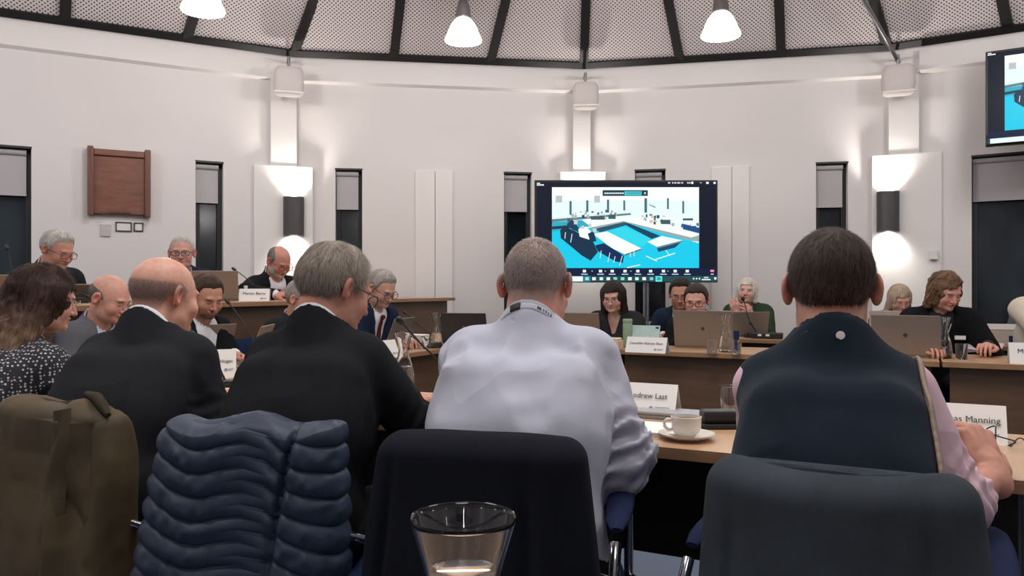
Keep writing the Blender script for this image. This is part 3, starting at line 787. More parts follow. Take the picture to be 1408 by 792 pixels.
name_card(pc, AZC - .9, 'Martin Barry', 'white name card before the bearded chairman on the raised desk', .205, .085, .03)
name_card(onT(527, 492), AZC - .1, '', 'white name card seen edge on before the red tie man', .2, .1, .02)

m_china = plain('white_china', 'd9d2c8', .25, var=.01, coat=.5)
p = onT(944, 604); p.z = TZ
t = thing('saucer', p, 0, 'white china saucer under the coffee cup on near table', 'saucer')
MB().lathe([(0, .002), (.036, .002), (.04, .0), (.045, .003), (.062, .010), (.073, .016), (.0735, .018), (.062, .0135), (.04, .007), (0, .006)], seg=48).build('dish', m_china, t, 50)
t = thing('coffee_cup', p + Vector((-.001, 0, .0065)), 0, 'white china coffee cup standing on a saucer on near table', 'cup')
MB().lathe([(0, .0), (.022, .0), (.024, .005), (.033, .012), (.0385, .024), (.040, .052), (.0405, .0545), (.0385, .055), (.0375, .051), (.036, .026), (.03, .016), (0, .011)], seg=48).build('cup_body', m_china, t, 50)
m = MB(); m.tube([(-.038, 0, .045), (-.05, .0, .047), (-.058, .0, .04), (-.057, .0, .028), (-.048, 0, .02), (-.036, 0, .019)], .0042, 10); m.build('handle', m_china, t, 60)
MB().lathe([(0, .046), (.0372, .046), (.0372, .0455), (0, .0455)], seg=32).build('coffee', plain('milky_coffee', '6f5743', .2), t)
m_paper = plain('white_paper', 'e6e2de', .8, var=.01)
def sheet(loc, az, w, d, label, name='paper_sheet', h=.003, mat=None, cat='paper', n=1):
    m = MB()
    for k in range(n): 
        a = (k % 3 - 1) * .02; m.box(-w / 2, w / 2, -d / 2, d / 2, k * h, (k + .8) * h, rot(rz=a), .0006)
    o = m.build(name, mat or m_paper); o.location = loc; o.rotation_euler = (0, 0, az); return tag(o, label, cat)
p = onT(893, 592); sheet(p, AZC + .1, .24, .17, 'open white notebook between white shirt man elbow and coffee cup', 'notebook', .006, cat='notebook', n=2)
p = onT(913, 575); t = thing('closed_laptop', p, AZC, 'closed grey laptop lying between the coffee cup and a name card', 'laptop')
MB().box(-.17, .13, -.035, .075, 0, .012, bev=.004).build('base', plain('grey_plastic', '8b8b8e', .4), t); MB().box(-.17, .13, -.035, .075, .0125, .022, bev=.004).build('lid', plain('pale_grey_lid', 'a3a1a4', .35, .2), t)
p = onT(958, 574.5); p.z = TZ; sheet(p, AZC, .07, .10, 'pale blue leaflet lying right of the closed grey laptop', 'leaflet', .012, plain('pale_blue_paper', 'a9bccb', .5))
m_blk = plain('black_plastic', '17171a', .45); 
p = onT(994, 588); p.z = TZ; t = thing('glasses_case', p, AZC + .5, 'black spectacle case on near table beside gilet man left arm', 'case')
MB().box(-.085, .085, -.035, .035, .001, .014, bev=.006).build('base', m_blk, t); MB().box(-.06, .08, -.02, .04, .015, .05, bev=.010).build('lid', m_blk, t)
# black looped cord lying by the Manning card
cz = TZ + .004; base = onT(1350, 617); pts = []
for k in range(90):
    u = k / 89; a = u * 4.2 * pi; r = .022 + .014 * sin(u * 9); pts.append((r * cos(a) + .05 * u, r * .7 * sin(a), .006 + .05 * max(0, sin(u * pi * 1.0)) * (u > .4) + .004 * (k % 7 == 0) * 0))
for k in range(30):
    u = k / 29; pts.append((.072 + .05 * u, -.002 + .01 * u, .006 + .02 * sin(pi * u)))
o = MB().tube(pts, .0017, 6).build('coiled_cord', m_blk, None, 60); o.location = Vector((base.x, base.y, TZ)); tag(o, 'thin black looped cord on near table by the hand of gilet man', 'cord')
# things near the bald man's hand
p = onT(318, 541); sheet(p, AZC + .4, .12, .15, 'white folded paper by the bald suited man hand', 'folded_paper', .004, n=3)
def spectacles_mesh(m, wd=.066, r=.0013):
    pass
# microphones
m_mic = plain('microphone_black', '1d1c1e', .5)
def microphone(base, pts, label, head=.011, bw=.07, bd=.09, rz=0):
    t = thing('gooseneck_microphone', base, 0, label, 'microphone', 'gooseneck conference microphones')
    R = rot(rz=rz); m = MB()
    m.prism([(-bw, -bd), (bw, -bd), (bw * .8, bd * .5), (bw * .3, bd), (-bw * .3, bd), (-bw * .8, bd * .5)], .001, .022, R)
    m.box(-bw * .7, bw * .7, -bd * .7, bd * .3, .02, .032, R, .008); m.build('base', m_mic, t)
    q = [Vector(p) - Vector(base) for p in pts]; sm = []
    n = len(q)
    for i in range(n - 1):
        p0, p1, p2, p3 = q[max(0, i - 1)], q[i], q[i + 1], q[min(n - 1, i + 2)]
        for k in range(8):
            u = k / 8; sm.append(.5 * ((2 * p1) + (p2 - p0) * u + (2 * p0 - 5 * p1 + 4 * p2 - p3) * u * u + (3 * p1 - p0 - 3 * p2 + p3) * u ** 3))
    sm.append(q[-1]); L = len(sm)
    MB().tube(sm, [.0048 if i < L * .25 else .0034 for i in range(L)], 8).build('gooseneck', m_mic, t, 60)
    d = (sm[-1] - sm[-3]).normalized(); e = sm[-1]
    MB().tube([e - d * .012, e - d * .004, e + d * .004, e + d * .02, e + d * .028], [.005, head * .8, head, head * .95, head * .4], 14).build('microphone_head', m_mic, t, 60)
    return t
b = at(606, 548, 2.66); b.z = TZ
microphone(b, [b + Vector((0, 0, .02)), at(602, 500, 2.62), at(578, 472, 2.55), at(552, 443, 2.45)], 'black gooseneck microphone leaning left beside the half full carafe')
b = onT(310, 533); microphone(b, [b + Vector((0, 0, .02)), at(305, 512, b.y), at(290, 480, b.y + .02), at(268, 460, b.y + .03)], 'black gooseneck microphone on near table beside bald suited man', .008, .085, .07, .3)
b = onT(365, 500); microphone(b, [b + Vector((0, 0, .02)), at(350, 470, b.y), at(332, 440, b.y), at(314, 416, b.y)], 'black gooseneck microphone leaning over left table before bearded young man', .010)
b = onT(594, 477); microphone(b, [b + Vector((0, 0, .02)), at(590, 458, b.y), at(572, 444, b.y), at(558, 431, b.y)], 'thin gooseneck microphone leaning over the red tie man papers', .009, .05, .06)
b = at(356, 413, 5.75); b.z = DZ; microphone(b, [b + Vector((0, 0, .02)), at(352, 395, b.y), at(338, 382, b.y), at(323, 371, b.y)], 'black gooseneck microphone before the bearded chairman', .011, .05, .06)
b = at(22, 413, 4.35); b.z = DZ; microphone(b, [b + Vector((0, 0, .02)), at(18, 392, b.y), at(15, 365, b.y), at(10, 343, b.y)], 'tall gooseneck microphone at the far left end of raised desk', .011, .05, .06)
b = at(100, 413, 4.6); b.z = DZ; microphone(b, [b + Vector((0, 0, .02)), at(102, 408, b.y), at(112, 404, b.y), at(118, 406, b.y)], 'low microphone unit on raised desk before grey haired man', .007, .09, .07, .4)
b = onT(1236, 477); microphone(b, [b + Vector((0, 0, .02)), at(1238, 470, b.y), at(1240, 445, b.y), at(1249, 424, b.y)], 'thin gooseneck microphone rising behind the laptop left of curly haired woman', .009, .05, .06)
b = tn(-1.03, 6.52, TZ); microphone(b, [b + Vector((0, 0, .03)), at(1030, 440, b.y - .05), at(1026, 425, b.y - .08), at(1022, 412, b.y - .1)], 'gooseneck microphone held up to the green cardigan woman', .016, .12, .09)
# far table bits
t = thing('storage_bottle', onT(863, 477), .3, 'tall sage green bottle beside pale tablet on far table', 'bottle')
MB().lathe([(0, 0), (.030, 0), (.033, .004), (.033, .15), (.031, .158), (.031, .165), (.033, .168), (.033, .185), (.03, .19), (0, .19)], seg=4 * 8).build('bottle_body', plain('sage_green', '84a083', .5), t, 40)
p = onT(887, 479); t = thing('tablet', p + Vector((0, .05, 0)), AZC, 'pale blue tablet propped up behind a white name card', 'tablet')
R = rot(rx=radians(-18)); MB().box(-.10, .10, -.004, .004, 0.002, .155, R, .003).build('tablet_case', plain('pale_aqua_case', 'a5bcb9', .45), t)
MB().box(.07, .092, -.006, -.0035, .132, .146, R, .001).build('camera_window', m_blk, t)
MB().box(-.09, .09, .03, .036, .0, .006).build('stand_foot', m_blk, t)
p = onT(839, 480); t = thing('tissue_box', p, AZC, 'pale wooden box at left end of far table before the dark haired woman', 'box')
MB().box(-.075, .075, -.05, .05, 0, .06, bev=.006).build('box_body', plain('pale_wood_box', 'cdb193', .6), t); MB().box(-.05, .07, -.03, .04, .061, .075, bev=.008).build('box_lid', plain('pale_wood_lid', 'd6c2ab', .6), t)
p = onT(572, 470); sheet(p + Vector((0, 0, 0)), AZC, .19, .14, 'white stack of papers on table beside red tie man', 'paper_stack', .008, n=7)
p = onT(640, 487); p = tn(-1.95, 5.0, TZ)
t = thing('documents', onT(1352, 485) + Vector((0, 0, .03)), AZC - .2, 'pale pink papers held by the curly haired woman', 'paper')
m = MB(); 
for k in range(3): m.box(-.10, .10, -.07, .07, k * .006, k * .006 + .001, rot(rx=.25 + .06 * k, ry=.12 * (k - 1)))
m.build('sheets', plain('pale_pink_paper', 'd9c9d6', .8), t)
# things on back row and dais
pc = at(338, 412, 5.7); pc.z = DZ; t = thing('small_bottle', pc, 0, 'small white capped bottle behind the chairman name card', 'bottle')
MB().lathe([(0, 0), (.02, 0), (.022, .01), (.022, .07), (.012, .085), (.012, .09), (0, .09)], seg=20).build('bottle_body', m_china, t, 40); MB().lathe([(.0, .09), (.014, .09), (.014, .108), (0, .108)], seg=20).build('cap', m_white, t, 40)
for k, pxx in enumerate((1034, 1044)):
    pass
b = tn(-.93, 6.33, TZ); t = thing('conference_unit', b, AZC, 'black conference unit with two white labels before green cardigan woman', 'conference unit')
MB().box(-.12, .12, -.015, .05, .001, .05, bev=.01).build('unit_body', m_mic, t)
for x in (-.05, .01): MB().box(x - .014, x + .014, -.0175, -.015, .022, .038).build('label_tag', m_card, t)
p = tn(.62, 6.40, TZ); t = thing('document_box', p, AZC, 'cream open document box on the back desk below wide window', 'box')
MB().box(-.16, .16, -.05, .05, 0, .14, bev=.006).build('box_body', m_lap2, t); MB().box(-.165, .165, -.055, -.048, .11, .15).build('box_rim', m_card, t)

# ---------------------------------------------------------------- big screen on its stand
def hexc(s): return lin(s)
def screen(loc, az, W, HH, tilt, rect, label, crop=None, stand=False):
    t = thing('display_screen', loc, az + pi / 2, label, 'screen', 'black framed meeting screens')
    R = rot(rx=radians(tilt))
    MB().box(-W / 2, W / 2, 0, .05, -HH / 2, HH / 2, R, .006).build('housing', m_blk, t)
    MB().box(-W / 4, W / 4, .045, .09, -HH / 4, HH / 4, R, .01).build('back_box', m_blk, t)
    m = MB(); x0, y0, x1, y1 = rect
    lay = [0]
    def pt(px, py): return R @ Vector((-W / 2 + (px - x0) / (x1 - x0) * W, -.0006 - lay[0] * .00025, HH / 2 - (py - y0) / (y1 - y0) * HH))
    def poly(pts, c): lay[0] += 1; m.quad([pt(*p) for p in pts], hexc(c))
    def rc(a, b, c_, d, c): poly([(a, b), (c_, b), (c_, d), (a, d)], c)
    draw_screen(rc, poly, lay)
    o = m.build('picture', attr_mat('screen_picture', .4, emis=1.1, spec=.08), t, attr=True, fixn=False)
    return t, R
def draw_screen(rc, poly, lay):
    rc(738, 251, 984.5, 385.5, '0d1526')
    # video picture 759..961 x 258..369
    rc(759, 258, 961, 369, 'eef9fb')
    rc(759, 258, 961, 276, 'f6fdfd'); rc(759, 276, 961, 300, 'e3f6f8')
    for a, b in ((764, 773), (817, 825)): rc(a, 269.5, b, 279, 'b7bfc2')
    for a, w, y0, y1 in ((783, 3, 277, 296), (806, 3, 276, 292), (834.5, 3, 275, 293), (857, 2.6, 276, 290), (886, 3.6, 273, 293), (917, 2.6, 273, 288), (938, 2.6, 277, 294)): rc(a, y0, a + w, y1, '3d6a78')
    poly([(892, 281), (901, 284.5), (901.5, 287), (893, 283)], '6fae9c')
    # floor
    poly([(759, 318), (830, 312), (870, 307), (961, 335), (961, 369), (759, 369)], '16c6e6')
    poly([(759, 300), (866, 292), (868, 296), (759, 306)], '5c7f86'); poly([(759, 298), (867, 291), (867, 293.5), (759, 302)], 'dff1f2')
    poly([(759, 306), (800, 303), (812, 312), (759, 319)], '2aa9c4'); poly([(759, 312), (785, 310), (786, 314), (759, 316)], '17384d')
    # inner carpet of the square and dark fronts
    poly([(812, 312), (858, 304), (862, 310), (825, 320)], '26526a'); poly([(858, 305), (908, 325), (896, 329), (862, 311)], '17405c')
    poly([(828, 321), (858, 312), (895, 329), (884, 340), (850, 336)], '30d3e6')
    poly([(812, 311), (857, 303), (961, 324), (961, 333), (945, 331), (858, 306), (814, 316)], '8fa9a8')
    poly([(812, 309), (857, 302), (872, 301), (961, 320), (961, 324), (950, 327), (857, 304.5), (813, 313)], 'f3fbf7')
    poly([(870, 301), (961, 320), (961, 305), (920, 298)], 'e8f8f8')
    # near table row
    poly([(815, 322), (835, 319), (877, 340), (882, 342), (859, 350), (842, 342)], 'fbfffd'); poly([(859, 350.2), (882, 342.2), (882, 344), (859, 352.5)], '6c6c62')
    poly([(890, 333), (910, 325), (938, 331), (903, 340)], 'e9f7f3'); poly([(903, 340), (938, 331.5), (938, 333), (903, 341.5)], '7d7a6c')
    poly([(903, 342), (936, 333.5), (928, 341), (905, 347)], '1c4468')
    # chairs and people as dark shapes with light shirt
    poly([(770, 317), (776, 312), (790, 318), (815, 332), (822, 347), (812, 359), (800, 352), (782, 337), (771, 328)], '143049')
    poly([(779, 309), (786, 302), (796, 314), (796, 320), (786, 316)], '1d3d5c')
    poly([(795, 316), (806, 312), (815, 322), (810, 330), (797, 326)], 'f2fbfb'); poly([(808, 322), (816, 318), (820, 332), (812, 334)], '17334e')
    poly([(818, 338), (830, 335), (858, 352), (856, 362), (846, 360), (822, 346)], '102a55')
    for (x, y, w, h) in ((780, 301, 4, 5), (789, 303, 5, 6), (799, 311, 4, 4), (809, 308, 4, 5), (815, 315, 5, 5), (832, 289, 3, 4), (845, 293, 3, 4)): rc(x, y, x + w, y + h, 'cfc6bd' if x % 2 else '4a5b66')
    # legs of chairs
    for x, y, dx, dy in ((826, 345, -1.6, 11), (838, 348, -3, 13), (845, 353, -2, 9), (855, 352, -4, 14), (777, 320, -1, 9), (786, 322, -2, 12), (866, 346, 0, 8), (871, 345, 0, 8)): poly([(x, y), (x + 1, y), (x + dx + 1, y + dy), (x + dx, y + dy)], 'cfe4ee')
    for a, b, c_, d in ((888, 352, 903, 359), (900, 357, 928, 348), (915, 344, 921, 352), (862, 368, 880, 364)): poly([(a, b), (c_, d), (c_, d + 1.3), (a, b + 1.3)], 'dff3f5')
    # people along the walls
    rnd = random.Random(3)
    for k in range(46):
        u = rnd.random(); x = 783 + u * 62 if k % 2 else 880 + u * 78; y = (297 if k % 2 else 300 + (x - 880) * .13) + rnd.uniform(-7, 3)
        w = rnd.uniform(1.5, 4.5); h = rnd.uniform(1.5, 4.5); rc(x, y, x + w, y + h, rnd.choice(['37505a', '5d8088', '8fb6ba', '274352', 'd9b8a6', '45707c']))
    for a, b, c_, d in ((812, 298, 831, 303), (836, 296, 846, 302), (908, 303, 921, 309), (938, 301, 952, 304)): rc(a, b, c_, d, '3e5a60')
    poly([(937, 308), (961, 314), (961, 322), (938, 316)], '2a5f9c')
    for k in range(9): rc(940 + k * 2.4, 310 + k * .6, 941.2 + k * 2.4, 316 + k * .6, '16365c')
    # title bar and banner
    rc(828, 262.5, 890, 270.5, '1c3a4a'); rc(858, 264, 881.5, 269.5, '43c6cf')
    for k in range(9): rc(830.5 + k * 3, 265.8, 833 + k * 3, 267.8, 'cfe3e6')
    for k in range(8): rc(860.5 + k * 2.5, 265.8, 862.5 + k * 2.5, 267.6, '2c8d98')
    rc(885, 265.5, 887, 268, 'dfe9ea')
    rc(738, 252.5, 742.5, 254, 'dfe6ea')
    for k in range(5): rc(738 + k * 2, 254.6, 739.6 + k * 2, 256.4, 'f4f8fa')
    for a, b in ((917.5, 920.5), (923, 925), (926, 929), (930, 934), (935.5, 938), (943.5, 945.5), (946, 948)): rc(a, 251.8, b, 253.6, 'cfd9e0')
    rc(949, 251, 952, 254.2, 'e9eef2'); rc(961, 252.3, 963.5, 253, 'e9eef2'); rc(969.5, 251.3, 973, 254.2, 'e9eef2'); rc(979.5, 251.4, 982.5, 254.2, 'e9eef2')
    # control bar
    rc(738, 370, 984.5, 379.5, '0b1c3c')
    for x in (803, 825, 841, 858.5, 876, 893.5, 911, 927, 943.5): rc(x - 2.2, 371.6, x + 2.2, 375.2, 'e6edf4'); rc(x - 4.5, 377, x + 4.5, 378.4, 'b9c6d6')
    for x in (813.5, 831.5, 866.5, 917): rc(x - .8, 372.8, x + .8, 374, 'b9c6d6')
    rc(975, 371.6, 980, 374.6, 'f08ab0'); rc(975.5, 377, 979.5, 378.3, 'd8c0d0')
    # task bar
    rc(738, 380, 984.5, 388, '23484c'); rc(741, 380.6, 801, 387.6, 'e6f4f2')
    rc(802, 380, 811, 388, '2f7f88')
    for k, x in enumerate((806.5, 816, 826, 835.5, 845, 855, 865, 874.5, 884.5, 894.5)): rc(x - 2.4, 381.8, x + 2.4, 385.8, ['8fe0e8', 'f2f4f4', 'cdeee9', 'e6f3f2', '8fd0d6', '7fd8c8', 'f7f9f9', 'bfeef0', 'f0f6f6', '6fc8e0'][k])
    rc(900, 380.3, 909, 387.8, '5fe0e0'); rc(902, 382, 907, 385.8, '2c9aa0')
    for a, b in ((934, 936), (939, 941), (951, 953), (955, 957), (959, 961)): rc(a, 382.6, b, 384.8, 'd9e4e6')
    rc(966, 381.5, 972, 382.8, 'e3ecee'); rc(963, 384.2, 975, 385.8, 'e3ecee'); rc(980, 381.8, 983, 385, 'd9e4e6')
Yt = 6.9; ctr = at(861, 318, Yt); W = 252 * Yt / F; HT = 141 * Yt / F
t, R = screen(ctr, -pi / 2, W, HT, 0, (735, 248, 987, 389), 'large black framed screen showing the turquoise meeting room on a stand')
m = MB()
for x in (.17, .20): m.box(x - .008, x + .008, .03, .07, -1.3, -HT / 2 + .1, bev=.003)
m.box(.14, .23, .05, .09, -HT / 2, HT / 2 - .3); m.build('stand_pole', m_alu, t)
m = MB(); zf = -ctr.z; m.box(-.45, .75, .0, .09, zf + .002, zf + .04, bev=.01); m.box(-.40, -.34, -.3, .35, zf + .002, zf + .04, bev=.01); m.box(.64, .70, -.3, .35, zf + .002, zf + .04, bev=.01)
m.box(.14, .23, .03, .08, zf + .03, -1.2 if -1.2 > zf + .03 else zf + .1); m.build('stand_base', m_blk, t)
a, u, n, L = facet(1); azf = atan2(n.y, n.x); Yc = 6.45
cx = at(1355, 70, Yc); HT2 = 132 * Yc / F; W2 = HT2 * 1.78; cc = Vector((cx.x, cx.y, 0)) + u * W2 / 2 + Vector((0, 0, cx.z - HT2 / 2))
screen(cc, azf, W2, HT2, -4, (735, 248, 987, 389), 'second black framed meeting screen hanging high at the right edge')
o = bpy.data.objects.get('display_screen.001')
MB().tube([(0, .07, HT2 * .2), (0, .07, HT2 / 2 + .6)], .025, 10).build('hanging_pole', m_blk, o, 60)
# ---------------------------------------------------------------- people
m_skin = attr_mat('skin', .48, sss=.12, spec=.35)
m_hair = attr_mat('hair', .6, spec=.22)
def nrm(a): a = np.array(a, dtype=float); return a / max(1e-9, np.linalg.norm(a))
UP = A([0, 0, 1.0])
def gz(p, c, r): return np.exp(-(((p - v3(c)) / v3(r)) ** 2).sum(1))
def mixc(c, m, k): m = np.clip(m, 0, 1)[:, None]; return c * (1 - m) + v3(k) * m

def head_sdf(p, o):
    """p in head space: x right, y forward, z up, metres; centre between the ears"""
    jaw = o.get('jaw', 1.0); fat = o.get('fat', 0.0); q = p.copy(); q[:, 0] = np.abs(q[:, 0])
    d = ell(q, (0, -.012, .030), (.0765, .098, .088))
    d = smin(d, ell(q, (0, .022, -.020), (.064, .072, .080)), .03)
    d = smin(d, ell(q, (0, .038, -.078), (.050 * jaw, .050, .036)), .03)
    d = smin(d, ell(q, (.040 * jaw, .012, -.062), (.024 + fat, .045, .034)), .025)       # jaw corners, cheeks
    d = smin(d, ell(q, (.040, .062, -.030), (.024 + fat, .024, .026)), .022)
    if fat: d = smin(d, ell(q, (0, .03, -.105), (.05, .045, .03)), .03)
    d = smin(d, ell(q, (.020, .083, .022), (.026, .012, .010)), .014)                    # brow
    d = smax(d, -ell(q, (.032, .104, .003), (.019, .018, .013)), .012)                   # eye sockets
    d = smin(d, sph(q, (.031, .0755, .001), .0130), .004)                                # lids over eyeballs
    d = smin(d, cap(q, (0, .090, .008), (0, .111, -.030), .007, .0105), .010)            # nose
    d = smin(d, ell(q, (.011, .098, -.033), (.008, .010, .007)), .006)
    d = smin(d, ell(q, (.0, .087, -.052), (.026, .016, .007)), .006); d = smin(d, ell(q, (.0, .087, -.062), (.021, .015, .007)), .005)
    d = smax(d, -ell(q, (0, .103, -.0565), (.022, .010, .0016)), .003)
    d = smin(d, ell(q, (0, .086, -.086), (.020, .014, .015)), .014)                      # chin
    # ear
    c, s = cos(radians(28)), sin(radians(28)); e = q - v3((.0745, -.012, -.002)); ex = e[:, 0] * c + e[:, 1] * s; ey = -e[:, 0] * s + e[:, 1] * c
    t = radians(12); ez = e[:, 2] * cos(t) + ey * sin(t); ey = ey * cos(t) - e[:, 2] * sin(t)
    E = np.stack([ex, ey, ez], 1)
    de = ell(E, (.010, -.006, .006), (.008, .019, .029)); de = smin(de, ell(E, (.008, -.0, -.020), (.007, .011, .013)), .01)
    de = smax(de, -ell(E, (.018, -.002, .004), (.0085, .011, .019)), .004)
    return smin(d, de, .007)
def head_col(p, o):
    base = lin(o.get('skin', 'c99a86')); red = tuple(x * k for x, k in zip(base, (1.02, .62, .58)))
    c = np.tile(v3(base), (len(p), 1)); q = p.copy(); q[:, 0] = np.abs(q[:, 0]); rd = o.get('red', .45)
    for ce, r, k in (((.085, -.01, 0), (.02, .03, .035), .9), ((0, .11, -.03), (.018, .02, .018), .8), ((.042, .07, -.032), (.022, .03, .02), .6), ((0, -.09, -.07), (.07, .05, .045), .55), ((0, .09, .06), (.05, .04, .03), .25)):
        c = mixc(c, gz(q, ce, r) * k * rd * 1.6, red)
    c = mixc(c, gz(q, (0, .097, -.0565), (.023, .02, .009)) * .75, tuple(x * k for x, k in zip(base, (.85, .42, .42))))
    c = mixc(c, gz(q, (0, .10, -.0565), (.019, .02, .0022)) * .7, (.09, .03, .03))
    hc = lin(o.get('browc', o.get('hair', '4a3a30')))
    c = mixc(c, gz(q, (.033, .09, .021), (.017, .02, .0045)) * 1.3 * o.get('brow', .8), hc)
    c = mixc(c, gz(q, (.031, .092, .003), (.017, .016, .009)) * .35, tuple(x * .45 for x in base))
    if o.get('open'):
        c = mixc(c, gz(q, (.031, .09, .0005), (.011, .012, .0042)) * 1.2, (.55, .5, .48)); c = mixc(c, gz(q, (.031, .09, .0005), (.0052, .012, .0052)) * 1.6, (.02, .015, .012)); c = mixc(c, gz(q, (.031, .09, .0055), (.013, .012, .002)) * .9, (.03, .02, .02))
    else: c = mixc(c, gz(q, (.031, .09, -.0045), (.013, .014, .0022)) * .95, (.05, .03, .03))
    n = vnoise(p * 420)
    if o.get('stub'):     # clipped hair seen as tint on the scalp
        top, col, k = o['stub']; m = hair_mask(p, top) ; c = mixc(c, sstep(m, -.006, .010) * k * (.65 + .5 * n), lin(col))
    if o.get('beard'):
        col, k = o['beard']; m = np.maximum.reduce([gz(q, (0, .06, -.085), (.06, .06, .030)), gz(q, (.058, .03, -.055), (.022, .035, .035)), gz(q, (0, .10, -.044), (.028, .02, .006)) * .9])
        m = m * (1 - gz(q, (0, .1, -.057), (.02, .02, .006))); c = mixc(c, sstep(m, .25, .6) * k * (.7 + .5 * n), lin(col))
    return c
_hy = [-.13, -.075, -.045, -.03, .0, .015, .028, .04, .06, .10]
_hz = [-.060, -.060, -.045, -.008, .015, -.008, .015, .056, .074, .088]
def hair_mask(p, top=None):
    m = p[:, 2] - np.interp(p[:, 1], _hy, _hz) + (vnoise(p * 75) - .5) * .012 - np.clip(np.abs(np.abs(p[:, 0]) - .045) * -1 + .018, 0, 1) * .5 * (p[:, 1] > .03)
    if top is not None:      # balding: hair only below a line
        m = np.minimum(m, np.interp(p[:, 1], [-.12, -.06, 0, .03, .06], top) - p[:, 2])
    return m * .7
def hair_sdf(p, o):
    st = o['style']; th = o.get('thick', .010)
    q = p.copy(); q[:, 0] = np.abs(q[:, 0])
    cr = smin(ell(q, (0, -.012, .030), (.0765, .098, .088)), ell(q, (0, .022, -.020), (.064, .072, .080)), .03)
    a = np.arctan2(p[:, 0], p[:, 1] + .01)
    w = o.get('wave', 1.0)
    A_ = np.stack([a * 26 + 9 * vnoise(p * 26) * w, p[:, 2] * 22, p[:, 1] * 22], 1)
    dis = (vnoise(A_) - .5) * o.get('rough', .005) + (vnoise(p * 34) - .5) * o.get('lump', .004)
    if st == 'short':
        d = cr - th - dis; m = hair_mask(p, o.get('top'))
        thk = sstep(m, -.004, .030); d = cr - (th * thk + .0006) - dis * thk
        d = smax(d, -m, .008)
        if o.get('quiff'):
            d = smin(d, smax(ell(q, (.0, .045, .093), (.055, .04, o['quiff'])) + .0 - dis, -m, .008), .015)
    else:
        d = cr - th
        L = o.get('len', .12); wd = o.get('side', .030); out = o.get('out', .0)
        y0 = o.get('sy', -.01)
        d = smin(d, cap(q, (.066, y0, .03), (.068 + out, y0 + o.get('fwd', 0), -L), wd, wd * 1.05), .03)
        d = smin(d, cap(q, (0, -.055, .02), (0, -.07 - out * .4 - o.get('back', 0), -L + .01), .062, .05 + wd * .3), .05)
        if st in ('bob',): pass
        fz = o.get('face', (.055, .066, .104)); d = smax(d, -ell(q, (0, .105, o.get('fzc', -.045)), fz), .008)
        d = smax(d, -smax(smax(q[:, 0] - .050, .035 - q[:, 1], .01), p[:, 2] - .052, .012), .01) if not o.get('fringe') else d
        d = smax(d, -smax(smax(q[:, 0] - .055, -p[:, 1] - .02, .01), p[:, 2] + .06, .01), .01)
        d = d - dis * 1.4
        if st == 'pony':
            d = smax(cr - th - dis * .5, -hair_mask(p) - .004, .008)
            d = smin(d, cap(p, (.0, -.10, .045), (.045, -.145, .0), .028, .036), .02); d = smin(d, cap(p, (.045, -.145, .0), (.085, -.10, -.16), .036, .022), .02) - dis * .4
    return d
def hair_cols(p, o):
    c0 = v3(lin(o['hair'])); c1 = v3(lin(o.get('hair2', o['hair']))); a = np.arctan2(p[:, 0], p[:, 1] + .01)
    n = vnoise(np.stack([a * 34 + 5 * vnoise(p * 30), p[:, 2] * 16, p[:, 1] * 16], 1)); n2 = vnoise(p * 22)
    k = np.clip(.15 + .9 * n * .6 + .5 * (n2 - .4), 0, 1)[:, None]
    c = c0 * (1 - k) + c1 * k
    if o.get('fade'): t = (1 - sstep(p[:, 2], -.055, .030))[:, None] * o['fade'] * (.7 + .3 * n[:, None]); c = c * (1 - t) + v3(lin(o.get('skin', 'c99a86'))) * .8 * t
    if 'tip' in o: t = sstep(-p[:, 2], .02, .17)[:, None] * (.55 + .45 * n[:, None]); c = c * (1 - t) + v3(lin(o['tip'])) * t
    return c * (.75 + .5 * n[:, None])

def hand_prims(side, curl, thumb=.5, spread=1.0):
    """hand space: wrist at origin, y to the fingers, z out of the back of the hand, x to the little finger side * -side"""
    pr = [('e', (0, .045, 0), (.040, .048, .0145)), ('c', (0, -.015, 0), (0, .02, 0), .024, .024)]
    for k, (x, y, L) in enumerate(((-.030, .080, .068), (-.0105, .088, .078), (.010, .086, .073), (.029, .076, .056))):
        x *= -side; p = A([x, y, .002]); a = x * 2.2 * spread; th = 0.0; r = .0092
        pr.append(('c', (x * .8, .05, .0), tuple(p), .011, .0098))
        for j, f in enumerate((.46, .30, .24)):
            th += radians(curl) * (.8 if j == 0 else 1.05); l = L * f * 1.12
            n = p + A([sin(a) * l * cos(th), cos(a) * l * cos(th), -l * sin(th)]); r2 = r - .0009
            pr.append(('c', tuple(p), tuple(n), r, r2)); p = n; r = r2
    s = -side; p0 = A([-.030 * s, .015, -.004]); p1 = A([-.052 * s, .045, -.014]); p2 = A([(-.054 + .012 * thumb) * s, .075, -.020 - .01 * thumb]); p3 = A([(-.046 + .02 * thumb) * s, .098, -.024 - .014 * thumb])
    pr += [('c', tuple(p0), tuple(p1), .016, .0125), ('c', tuple(p1), tuple(p2), .0118, .0105), ('c', tuple(p2), tuple(p3), .0105, .0085)]
    return pr
def hand_sdf(P, W, y, z, pr, s=1.0):
    y = nrm(y); x = nrm(np.cross(y, z)); z = np.cross(x, y); R = A([x, y, z], dtype=np.float32); p = ((P - v3(W)) @ R.T) / s
    groups = {}; d = None; last = None; out = None
    pal = smin(ell(p, pr[0][1], pr[0][2]), cap(p, *pr[1][1:]), .015); fing = None; i = 2
    for f in range(4):
        q = pr[i:i + 4]; i += 4; df = cap(p, *q[0][1:])
        for a in q[1:]: df = smin(df, cap(p, *a[1:]), .003)
        pal2 = cap(p, *q[0][1:]); pal = smin(pal, pal2, .008); fing = df if fing is None else np.minimum(fing, df)
    th = cap(p, *pr[i][1:]); pal = smin(pal, th, .012)
    for a in pr[i + 1:]: th = smin(th, cap(p, *a[1:]), .004)
    return smin(smin(pal, fing, .0035), th, .004) * s
GL = {}
